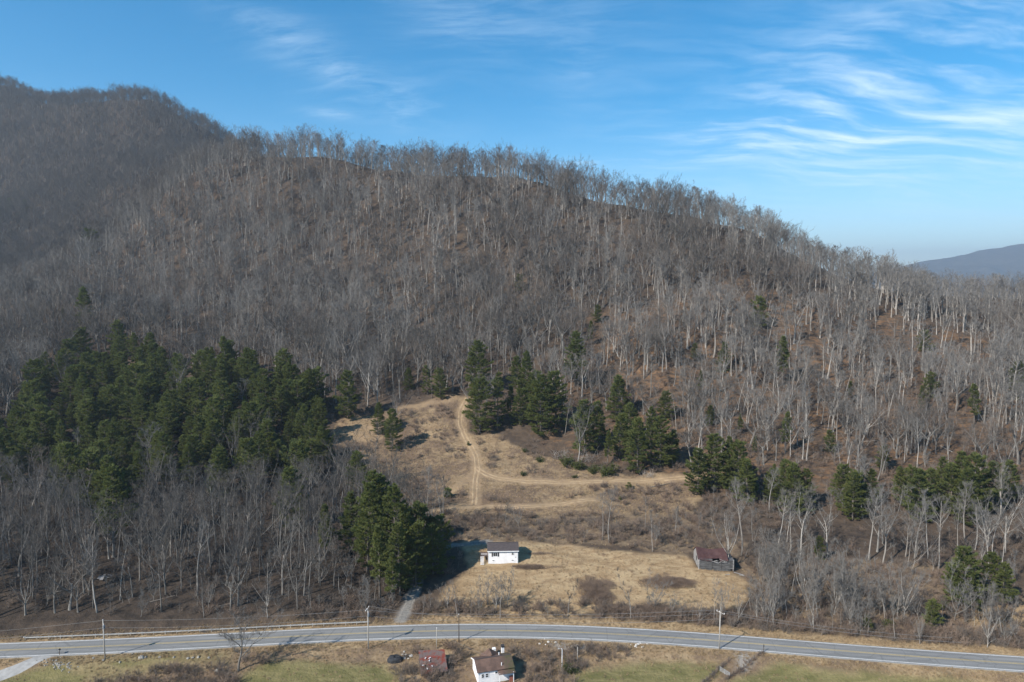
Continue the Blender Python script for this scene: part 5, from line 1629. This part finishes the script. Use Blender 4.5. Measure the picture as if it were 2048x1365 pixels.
# ------------------------------------------------------------------ near house at the bottom edge
ANG = math.radians(15)
fl = at_z(957, 1347, 1.55)                       # left end of the front eave
NW, ND, NE, NR = 8.7, 6.4, 3.1, 1.3
near = empty('near_house', (0, 0, 0), ANG, 'white house with brown mossy roof at the bottom edge', 'house')
off = np.array([-NW / 2, -ND / 2 - .35])
ca, sa = math.cos(ANG), math.sin(ANG)
gz = 1.55 - NE + .15
near.location = (fl[0] - (ca * off[0] - sa * off[1]), fl[1] - (sa * off[0] + ca * off[1]), gz)
x0, x1, yf_, yb = -NW / 2, NW / 2, -ND / 2, ND / 2
m = MB()
m.hexa([[x0, yf_, -1.2], [x1, yf_, -1.2], [x1, yb, -1.2], [x0, yb, -1.2], [x0, yf_, NE], [x1, yf_, NE], [x1, yb, NE], [x0, yb, NE]])
for s in (x0, x1 - .12): m.prism([[s, yf_, NE], [s, yb, NE], [s, 0, NE + NR]], (s, 0, 0), (s + .12, 0, 0))
for k in range(1, 17):
    z = -.2 + k * .2
    m.box((0, yf_ - .012, z), (NW, .024, .03)); m.box((x0 - .012, 0, z), (.024, ND, .03))
m.build('wall', MATS['siding'], near)
sl = NR / (ND / 2); ov = .35; ox = .3
m = MB()
for s in (-1, 1):
    e = [(x0 - ox, s * (ND / 2 + ov), NE - ov * sl), (x1 + ox, s * (ND / 2 + ov), NE - ov * sl), (x1 + ox, 0, NE + NR), (x0 - ox, 0, NE + NR)]
    if s > 0: e = e[::-1]
    m.slab(np.array(e) + [0, 0, .15], .13)
nrf = m.build('roof', MATS['mossy_roof'], near)
MB().box((0, 0, NE + NR + .17), (NW + 2 * ox, .32, .05)).build('ridge_cap', MATS['house_roof'], nrf)
MB().tube([(1.9, 1.3, NE + NR - .7), (1.9, 1.3, NE + NR + .25)], .13, 8).build('vent_pipe', MATS['white_trim'], nrf)
MB().tube([(1.6, -2.5, NE + .4), (1.6, -2.5, NE + 1.1)], .1, 8).build('vent_pipe', MATS['white_trim'], nrf)
for s in (-1, 1):                                          # white barge boards on the left gable
    e = np.array([(x0 - ox - .03, s * (ND / 2 + ov), NE - ov * sl - .12), (x0 - ox - .03, s * (ND / 2 + ov), NE - ov * sl + .16), (x0 - ox - .03, 0, NE + NR + .16), (x0 - ox - .03, 0, NE + NR - .12)])
    MB().prism(e, (0, 0, 0), (-.06, 0, 0)).build('barge_board', MATS['white_trim'], near)
wx = 0.1                                                    # rear wing with its own ridge running back
m = MB().hexa([[wx - 2.1, yb + .01, -1], [wx + 2.1, yb + .01, -1], [wx + 2.1, yb + 1.0, -1], [wx - 2.1, yb + 1.0, -1], [wx - 2.1, yb + .01, NE - .3], [wx + 2.1, yb + .01, NE - .3], [wx + 2.1, yb + 1.0, NE - .3], [wx - 2.1, yb + 1.0, NE - .3]])
m.prism([[wx - 2.1, yb + .9, NE - .3], [wx + 2.1, yb + .9, NE - .3], [wx, yb + .9, NE + 1.0]], (0, 0, 0), (0, .1, 0))
m.build('wing_wall', MATS['siding'], near)
m = MB()
for s in (-1, 1):
    e = [(wx + s * 2.45, 1.2, NE - .4), (wx + s * 2.45, yb + 1.3, NE - .4), (wx, yb + 1.3, NE + 1.1), (wx, 1.2, NE + 1.1)]
    if s < 0: e = e[::-1]
    m.slab(np.array(e) + [0, 0, .12], .1)
m.build('wing_roof', MATS['mossy_roof'], near)
ch = MB().box((x1 - .9, yb + .5, 1.9), (.65, .65, 5.4)).build('chimney', MATS['siding'], near)
MB().box((x1 - .9, yb + .5, 4.85), (.8, .8, .5)).build('chimney_cap', MATS['dark_trim'], ch)
window(near, x0 + 1.15, 1.95, .75, 1.0, yf_, 0, True); window(near, x0 + 2.15, 1.95, .75, 1.0, yf_, 0, True); window(near, x0 + 4.5, 2.35, .7, .55, yf_, 0)
pr = MB().box((x1 - 2.0, yf_ - .75, -.3), (3.6, 1.4, .15)).build('porch_deck', MATS['concrete'], near)
for px_ in (x1 - 3.7, x1 - .25): MB().box((px_, yf_ - 1.3, 1.2), (.14, .14, 2.9)).build('porch_post', MATS['white_trim'], pr)
MB().slab([(x1 - 3.95, yf_ - 1.55, 2.55), (x1 + .2, yf_ - 1.55, 2.55), (x1 + .2, yf_ + .0, 2.85), (x1 - 3.95, yf_ + .0, 2.85)], .1).build('porch_roof', MATS['mossy_roof'], near)
MB().box((x1 - .65, yf_ - .62, .55), (.9, .3, 1.5)).build('brick_pier', MATS['brick'], near)
P = gp(988, 1308.5)
o = MB().box((0, 0, .85), (.8, .75, 1.7)).box((0, -.39, 1.25), (.74, .05, .7)).box((0, -.39, .45), (.74, .05, .7)).box((.3, -.45, 1.1), (.04, .06, .3)).build('white_cabinet', MATS['white_trim'])
o.location = tuple(P); o.rotation_euler = (0, 0, .3); tag(o, 'white upright cabinet standing behind the near house', 'cabinet')

# ------------------------------------------------------------------ rusty shed
c0 = [at_z(837, 1301, 1.6), at_z(889, 1299, 1.8), at_z(895, 1341, 0.1), at_z(842, 1344, -.1)]
cc = np.mean(c0, 0)
shed = empty('rusty_shed', (cc[0], cc[1], height(cc[0], cc[1])), 0, 'half collapsed shed with rusty red and grey tin roof', 'shed')
L_ = [np.array(p) - np.array(shed.location) for p in c0]
RS = np.random.default_rng(8)


def sp2(u, v):
    return (L_[0] * (1 - u) + L_[1] * u) * (1 - v) + (L_[3] * (1 - u) + L_[2] * u) * v


for k in range(8):
    for r in range(3):
        u0, u1 = k / 8, (k + 1) / 8 + .006; v0, v1 = r / 3 - .01, (r + 1) / 3 + .02
        dz = np.array([RS.normal(0, .02), RS.normal(0, .03), .02 * (2 - r) + .012 * (k % 2) - .22 * math.sin(math.pi * (r + .5) / 3) * math.sin(math.pi * (k + .5) / 8)])
        if r == 2 and k in (0, 1): dz[2] -= .35
        MB().slab([sp2(u0, v1) + dz, sp2(u1, v1) + dz, sp2(u1, v0) + dz, sp2(u0, v0) + dz], .03).build('roof_sheet', MATS['rusty_tin'], shed)
m = MB()
for a, b in ((L_[0], L_[1]), (L_[1], L_[2]), (L_[3], L_[0])):
    for k in range(16):
        p = a + (b - a) * (k + .5) / 16; q = (a - b) / np.linalg.norm(a - b)
        m.box((p[0] * .94, p[1] * .94, (p[2] - .35 - 1.3) / 2), (.3, .3, max(.2, p[2] + .6)))
tag(m.build('wall_boards', MATS['barn_wood'], shed), kind='stuff')
for k in range(6):
    u, v = RS.uniform(.05, .75), RS.uniform(.35, .95)
    p = sp2(u, v) + [0, 0, .12]
    MB().box(p, (RS.uniform(.4, .9), .22, .05), RS.uniform(0, 3), .1).build('loose_slat', MATS['white_trim'], shed)
P = gp(790, 1321)
Rr = np.random.default_rng(3)
uu, vv = np.meshgrid(np.linspace(0, 2 * math.pi, 22), np.linspace(0, 1, 9), indexing='ij')
rad_ = 1.0 + .25 * vnoise(uu * 1.4, vv * 3 + 4, 2)
hgt = 1.35 * np.sin(vv * math.pi / 2) ** .6 * (0.8 + .4 * vnoise(uu * 2, vv * 2, 6))
rr_ = rad_ * np.cos(vv * math.pi / 2) ** .55
rows = np.stack([np.cos(uu) * rr_ * 1.7, np.sin(uu) * rr_ * 1.2, hgt - .1], -1); rows[-1] = rows[0]
o = MB().sheet(rows).build('tarp_heap', MATS['tarp'], smooth_=True); o.location = tuple(P); tag(o, 'black tarpaulin draped over a heap, left of the rusty shed', 'tarp')


# ------------------------------------------------------------------ rocks
def rock(seed, s):
    R2 = np.random.default_rng(seed)
    u, v = np.meshgrid(np.linspace(0, 2 * math.pi, 9), np.linspace(0, math.pi, 6), indexing='ij')
    r = s * (0.7 + .6 * vnoise(np.cos(u) * 1.5 + seed, v * 1.6, seed)); r[-1] = r[0]
    return MB().sheet(np.stack([np.cos(u) * np.sin(v) * r, np.sin(u) * np.sin(v) * r * .8, np.cos(v) * r * .62 + s * .22], -1))


ROCKS = [(283, 1316, 0.75, 'largest pale boulder on the verge right of the left pole'), (292, 1315, .45, 'flat pale stone beside the largest boulder'), (187, 1317, .4, 'pale stone left of the left pole foot'), (207, 1321, .4, 'small stone at the foot of the left pole'), (240, 1325, .35, 'stone lying low in the grass right of the left pole'), (320, 1315, .4, 'upright white stone on the verge'), (348, 1315, .38, 'small white stone alone on the verge'),
         (376, 1317, .42, 'left stone of the white pair on the verge'), (386, 1316, .42, 'right stone of the white pair on the verge'), (397, 1315, .45, 'white stone before the spreading tree'), (418, 1316, .42, 'white stone nearest the spreading tree'), (265, 1308, .4, 'grey stone close to the road edge'), (436, 1342, .8, 'pale boulder in the briars below the spreading tree')]
for k, (px_, py_, s, lab) in enumerate(ROCKS):
    o = rock(k, s).build('rock', MATS['rock'], smooth_=False); o.location = tuple(gp(px_, py_)); o.rotation_euler = (0, 0, k * 1.3); tag(o, lab, 'rock', 'stones along the near verge')
m = MB()
for k in range(70):
    t = Rr.uniform(0, 1); P = gp(92 + 46 * t + Rr.normal(0, 9), 1318 + 20 * t + Rr.normal(0, 4.5))
    q = rock(200 + k, Rr.uniform(.1, .3)); m.add(q.v[0] + P, q.f4[0])
tag(m.build('rubble_bank', MATS['rock']), 'bank of loose grey rubble beside the concrete drive', kind='stuff')
m = MB()
for px0, py0, n in ((1278, 1289, 12), (815, 1313, 14), (1090, 1286, 8)):
    for k in range(n):
        P = gp(px0 + Rr.normal(0, 9), py0 + Rr.normal(0, 3)); q = rock(400 + k + px0, Rr.uniform(.15, .4)); m.add(q.v[0] + P, q.f4[0])
tag(m.build('rubbish', MATS['rubble']), 'pale scattered rubbish on the near verge', kind='stuff')

# ------------------------------------------------------------------ fallen trunks and bleached deadwood
for k, (ax_, ay_, bx_2, by_2, r, lab) in enumerate([
        (735, 526, 776, 544, .30, 'long pale trunk lying on the middle of the hillside'), (1392, 905, 1412, 880, .22, 'grey trunk fallen on the russet slope above the pine row'), (1905, 905, 1880, 892, .22, 'pale trunk fallen on the far right slope'),
        (655, 1146, 700, 1132, .22, 'dark trunk fallen in the left wood near the drive pines'), (560, 1160, 610, 1150, .2, 'brown trunk fallen in the left wood, right of the forked tree'), (300, 1205, 350, 1192, .2, 'weathered trunk fallen in the left wood right of the left pole'),
        (110, 1185, 160, 1176, .2, 'weathered trunk fallen at the left of the left wood'), (430, 1215, 470, 1206, .18, 'thin trunk fallen above the guardrail'), (1300, 975, 1345, 966, .16, 'thin red brown trunk lying by the right hand track'), (1735, 1145, 1785, 1120, .2, 'dark trunk leaning over the brown scrub'), (1590, 780, 1612, 760, .22, 'broken trunk lying in the middle of the right slope')]):
    a, b = ground_at([ax_, bx_2], [ay_, by_2]); a[2] += r * .8; b[2] += r * .8
    if np.linalg.norm(b - a) > 16: b = a + (b - a) * 16 / np.linalg.norm(b - a); b[2] = height(b[0], b[1]) + r
    m = MB(); c = (a + b) / 2; tt = np.linspace(0, 1, 6)[:, None]
    m.tube((a * (1 - tt) + b * tt) - a, r * np.linspace(1.0, .45, 6), 7)
    for q in range(4):
        p0 = (b - a) * (.5 + .12 * q); m.tube([p0, p0 + np.array([Rr.normal(0, .8), Rr.normal(0, .8), 1.0 + .4 * Rr.random()])], [r * .35, .02], 4)
    o = m.build('fallen_log', MATS['bark_dark' if 'left wood' in lab or 'guardrail' in lab or 'dark' in lab else 'bark_grey']); o.location = tuple(a); tag(o, lab, 'log', 'trunks fallen in the woods')
for k, (px_, py_, hp, lab) in enumerate([(1120, 915, 20, 'bleached dead bush at the upper right corner of the clearing'), (1175, 925, 26, 'bleached dead bush between the green bushes and the clearing pines'), (1300, 955, 16, 'bleached dead branches beside the right hand track')]):
    P = gp(px_, py_); h = h_from_px(P, hp)
    R9 = np.random.default_rng(70 + k); n = 90
    S = np.stack([R9.normal(0, h * .5, n), R9.normal(0, h * .3, n), R9.uniform(0, h * .5, n)], -1)
    o = MB().spikes(S, S + R9.normal(0, h * .35, (n, 3)) + [0, 0, h * .3], R9.uniform(.03, .07, n)).build('dead_bush', MATS['bark_pale']); o.location = tuple(P); tag(o, lab, 'dead bush', 'bleached dead bushes')
P = gp(203, 1156)
m = MB()
for k in range(9): m.box((Rr.normal(0, 1.2), Rr.normal(0, .7), .25 + .05 * k), (Rr.uniform(.8, 2.6), Rr.uniform(.4, 1.1), .06), Rr.uniform(0, 3), Rr.normal(0, .2), Rr.normal(0, .25))
o = m.build('junk_heap', MATS['barn_wood_pale']); o.location = tuple(P); tag(o, 'grey heap of sheet junk lying in the left wood', 'junk heap')

# ------------------------------------------------------------------ utility poles and wires
def utility_pole(px_, py_, h_px, lab, arm, r=.15, trans=None, mat='pole_wood', arm_rot=0.0, arm_at=0.97):
    P = gp(px_, py_); h = h_from_px(P, h_px)
    o = empty('utility_pole', P, arm_rot, lab, 'utility pole', 'utility poles along the road')
    MB().tube([(0, 0, -.6), (0, 0, h * .5), (0, 0, h)], [r * 1.15, r, r * .78], 10).build('pole', MATS[mat], o, True)
    tops = [(P[0], P[1], P[2] + h)]
    if arm:
        c = MB().box((0, .16, h * arm_at), (2.4, .11, .14)).build('crossarm', MATS['pole_wood'], o)
        for s in (-1.1, -.35, 1.1):
            MB().tube([(s, .16, h * arm_at + .07), (s, .16, h * arm_at + .2), (s, .16, h * arm_at + .34)], [.05, .09, .04], 6).build('insulator', MATS['white_trim'], c)
        ca, sa = math.cos(arm_rot), math.sin(arm_rot)
        tops = [(P[0] + ca * s - sa * .16, P[1] + sa * s + ca * .16, P[2] + h * arm_at + .34) for s in (-1.1, 1.1)]
        MB().tube([(.5, .18, h * arm_at - .05), (0, .16, h * arm_at - .75)], .03, 4).build('brace', MATS['galvanised'], c)
    else:
        MB().tube([(0, 0, h), (0, 0, h + .15), (0, 0, h + .35)], [.05, .09, .04], 6).build('insulator', MATS['white_trim'], o)
    if trans:
        t = MB().tube([(trans, -.28, h * .80), (trans, -.28, h * .815), (trans, -.28, h * .885), (trans, -.28, h * .9)], [.2, .28, .28, .16], 12).build('transformer', MATS['transformer'], o, False)
        MB().tube([(trans, -.28, h * .9), (trans, -.28, h * .94)], .05, 6).build('bushing', MATS['white_trim'], t)
    low = (P[0], P[1] + .2, P[2] + h * .80)
    return o, tops, low


_, tA, lA = utility_pole(210, 1318, 79, 'left utility pole with a dark transformer near its top', False, trans=.3)
_, tB, lB = utility_pole(737, 1298, 84, 'utility pole left of the red shed with transformer and crossarm', True, trans=-.3, arm_rot=math.radians(80))
_, tC, lC = utility_pole(918, 1284.5, 56, 'dark weathered utility pole behind the near house', False, .12, mat='dark_pole')
_, tD, lD = utility_pole(1438.5, 1298.5, 77, 'pale utility pole with slanting crossarm right of the field', True, arm_rot=math.radians(-52))
_, tE, lE = utility_pole(873.5, 1297, 41, 'short grey service pole behind the rusty shed', False, .10)


def wire(a, b, sag, lab, r=.03):
    a, b = np.array(a, float), np.array(b, float)
    t = np.linspace(0, 1, 25)[:, None]
    p = a * (1 - t) + b * t; p[:, 2] -= (4 * sag * t * (1 - t))[:, 0]
    o = MB().tube(p, r, 4).build('power_line', MATS['wire']); tag(o, lab, 'wire', 'overhead wires along the road')


far_l = np.array(tA[0]) + np.array([-75, -13, 0.2])
wire(far_l, tA[0], .8, 'upper wire running off the left edge from the left pole'); wire(far_l - [0, 0, 2.0], lA, .8, 'lower wire running off the left edge from the left pole')
wire(tA[0], tB[0], .7, 'upper wire between left pole and shed pole'); wire(lA, lB, .9, 'lower wire between left pole and shed pole')
wire(tB[0], np.array(tC[0]) + [0, 0, .3], .4, 'upper wire between shed pole and dark pole'); wire(tB[1], np.array(tC[0]) - [0, 0, .3], .5, 'middle wire between shed pole and dark pole'); wire(lB, lC, .5, 'lower wire between shed pole and dark pole')
wire(np.array(tC[0]) + [0, 0, .3], tD[0], .7, 'upper wire from dark pole to the right utility pole'); wire(np.array(tC[0]) - [0, 0, .3], tD[1], .9, 'middle wire from dark pole to the right utility pole'); wire(lC, lD, 1.0, 'lower wire from dark pole to the right utility pole')
endp = gp(1900, 1345)
wire(tD[0], np.array([endp[0], endp[1], tD[0][2] - 1.5]), 1.0, 'upper wire running off to the lower right'); wire(tD[1], np.array([endp[0] + 1, endp[1] - 2, tD[1][2] - 1.6]), 1.1, 'lower wire running off to the lower right')
wire(lE, np.array(near.location) + np.array([-1.5, 1.5, NE + .9]), .3, 'service wire from short pole to the near house', .018)

P = gp(1124, 1342); h = h_from_px(P, 47)
o = empty('lamp_post', P, 0, 'slim white lamp post with a bent top beside the near house', 'lamp post')
MB().tube([(0, 0, -.4), (0, 0, h * .6), (0, 0, h * .93), (-.12, 0, h * .985), (-.4, 0, h), (-.7, 0, h * .985)], [.11, .09, .075, .07, .065, .06], 8).build('post', MATS['white_trim'], o, True)
MB().tube([(-.62, 0, h * .985), (-.85, 0, h * .975), (-1.05, 0, h * .965)], [.09, .14, .06], 8).build('lamp_head', MATS['galvanised'], o, True)
P = gp(1155, 1318); h = h_from_px(P, 26)
o = empty('fence_pole', P, 0, 'short weathered post with dark cap right of the lamp post', 'post')
MB().tube([(0, 0, -.4), (0, 0, h)], .11, 8).build('post', MATS['pole_wood'], o); MB().tube([(0, 0, h + .003), (0, 0, h + .22)], [.2, .16], 8).build('cap', MATS['dark_trim'], o)
P = gp(1527, 1304.5); h = h_from_px(P, 16)
o = empty('marker_post', P, 0, 'dark marker post at the drain beside the road', 'post')
MB().tube([(0, 0, -.3), (0, 0, h)], .08, 6).build('post', MATS['dark_pole'], o); MB().box((0, -.1, h * .82), (.22, .04, .5)).build('marker_plate', MATS['dark_trim'], o)
P = gp(119, 1310)
o = empty('mailbox', P, .2, 'dark mailbox on a post where the concrete drive meets the road', 'mailbox')
MB().box((0, 0, .5), (.14, .14, 1.4)).build('post', MATS['dark_pole'], o)
b_ = MB(); b_.prism([(-.2, -.35, 1.2), (.2, -.35, 1.2), (.2, -.35, 1.45), (.13, -.35, 1.58), (-.13, -.35, 1.58), (-.2, -.35, 1.45)], (0, 0, 0), (0, .7, 0)); bx = b_.build('box', MATS['dark_trim'], o)
MB().box((0, -.37, 1.36), (.36, .03, .3)).build('door', MATS['galvanised'], bx)

# ------------------------------------------------------------------ guardrail on the far side of the road
ga, gb = at_z(45, 1279, .5), at_z(733, 1249, .5)
gx = np.linspace(ga[0], gb[0], 60)
gyy = road_y(gx) + 5.0
gr = empty('guardrail', (gx[0], gyy[0], 0), 0, 'long galvanised guardrail along the far edge of the road, left half', 'guardrail')
prof = [(-.05, .42), (.0, .47), (.0, .53), (-.06, .58), (.0, .63), (.0, .70), (-.05, .75)]
dxy = np.gradient(gyy, gx); nn = np.stack([-dxy, np.ones_like(dxy)], -1); nn /= np.linalg.norm(nn, axis=1)[:, None]
m = MB()
rows = [np.stack([gx - gx[0] + nn[:, 0] * a, gyy - gyy[0] + nn[:, 1] * a, np.full_like(gx, z + .05)], -1) for a, z in prof]
m.sheet(rows); m.sheet([r + np.array([0, .03, 0]) for r in rows[::-1]])
m.build('rail', MATS['galvanised'], gr)
for k in range(0, 31):
    x = gx[0] + (gx[-1] - gx[0]) * k / 30; y = road_y(x) + 5.16
    MB().box((x - gx[0], y - gyy[0], .2), (.14, .16, 1.2)).build('post', MATS['pole_wood'], gr)
for k, x in ((0, gx[0]), (1, gx[-1])):
    y = road_y(x) + 5.0
    MB().tube([(x - gx[0] + (.35 if k else -.35), y - gyy[0] + .25, .62), (x - gx[0] + (.2 if k else -.2), y - gyy[0] + .02, .62), (x - gx[0], y - gyy[0], .62)], [.16, .17, .16], 6).build('end_piece', MATS['galvanised'], gr)


# ------------------------------------------------------------------ wire fences with weeds and a gate, bottom right
def wire_fence(line_px, lab, n):
    ln = world_poly(line_px); seg = np.r_[0, np.cumsum(np.hypot(*np.diff(ln, axis=0).T))]
    s = np.linspace(0, seg[-1], n); X, Y = np.interp(s, seg, ln[:, 0]), np.interp(s, seg, ln[:, 1]); Z = height(X, Y)
    o = empty('wire_fence', (X[0], Y[0], Z[0]), 0, lab, 'fence', 'wire fences at the drain')
    for a, b, c in zip(X - X[0], Y - Y[0], Z - Z[0]):
        MB().tube([(a, b, c - .4), (a, b, c + 1.25)], .07, 5).build('post', MATS['dark_pole'], o)
    for hgt_ in (.4, .8, 1.15):
        MB().tube(np.stack([X - X[0], Y - Y[0], Z - Z[0] + hgt_], -1), .014, 3).build('strand', MATS['wire'], o)
    xs_ = np.interp(np.arange(0, seg[-1], .55), seg, ln[:, 0]); ys_ = np.interp(np.arange(0, seg[-1], .55), seg, ln[:, 1])
    return xs_, ys_


f1 = wire_fence([(1385, 1385), (1418, 1360), (1438, 1340), (1458, 1322)], 'weedy wire fence left of the drain, running down to the frame edge', 8)
f2 = wire_fence([(1456, 1360), (1480, 1342), (1505, 1322), (1527, 1305)], 'weedy wire fence right of the drain, from gate to marker post', 8)
fx_ = np.concatenate([f1[0], f2[0]]) + rng.normal(0, .25, len(f1[0]) + len(f2[0])); fy_ = np.concatenate([f1[1], f2[1]]) + rng.normal(0, .25, len(f1[0]) + len(f2[0]))
spread('fence_weeds', fx_, fy_, 2.2, .25, .6, SHRUB, 'dark dry weeds grown up along the wire fences', 61, .15)
a, b = gp(1440, 1343), gp(1459, 1357)
gt = empty('field_gate', a, math.atan2(b[1] - a[1], b[0] - a[0]), 'pale metal field gate across the drain between the wire fences', 'gate')
gl = float(np.hypot(*(b - a)[:2]))
for k in range(5): MB().tube([(0, 0, .25 + .24 * k), (gl, 0, .25 + .24 * k)], .045, 6).build('bar', MATS['galvanised'], gt)
for s in (0, gl / 2, gl): MB().box((s, 0, .7), (.08, .1, 1.3)).build('upright', MATS['galvanised'], gt)

# ------------------------------------------------------------------ haze
hm = bpy.data.materials.new('haze'); hm.use_nodes = True
t = NT(hm.node_tree)
for q in list(t.n):
    if q.type != 'OUTPUT_MATERIAL': t.n.remove(q)
vol = t.node('ShaderNodeVolumePrincipled')
vol.inputs['Color'].default_value = (0.74, 0.87, 1.0, 1)
vol.inputs['Density'].default_value = HAZE_DENSITY
vol.inputs['Anisotropy'].default_value = 0.25
out = [q for q in t.n if q.type == 'OUTPUT_MATERIAL'][0]
t.l.new(vol.outputs[0], out.inputs['Volume'])
zlo, zhi = float(GZ.min()) - 1.0, float(max(GZ.max() + 45, prof_top if 'prof_top' in globals() else 0, sk[:, 2].max() + 30))
hzo = MB().box((3000, 5500, (zlo + zhi) / 2), (28000, 18000, zhi - zlo)).build('haze', hm)
tag(hzo, 'thin blue haze filling the valley air', kind='stuff')
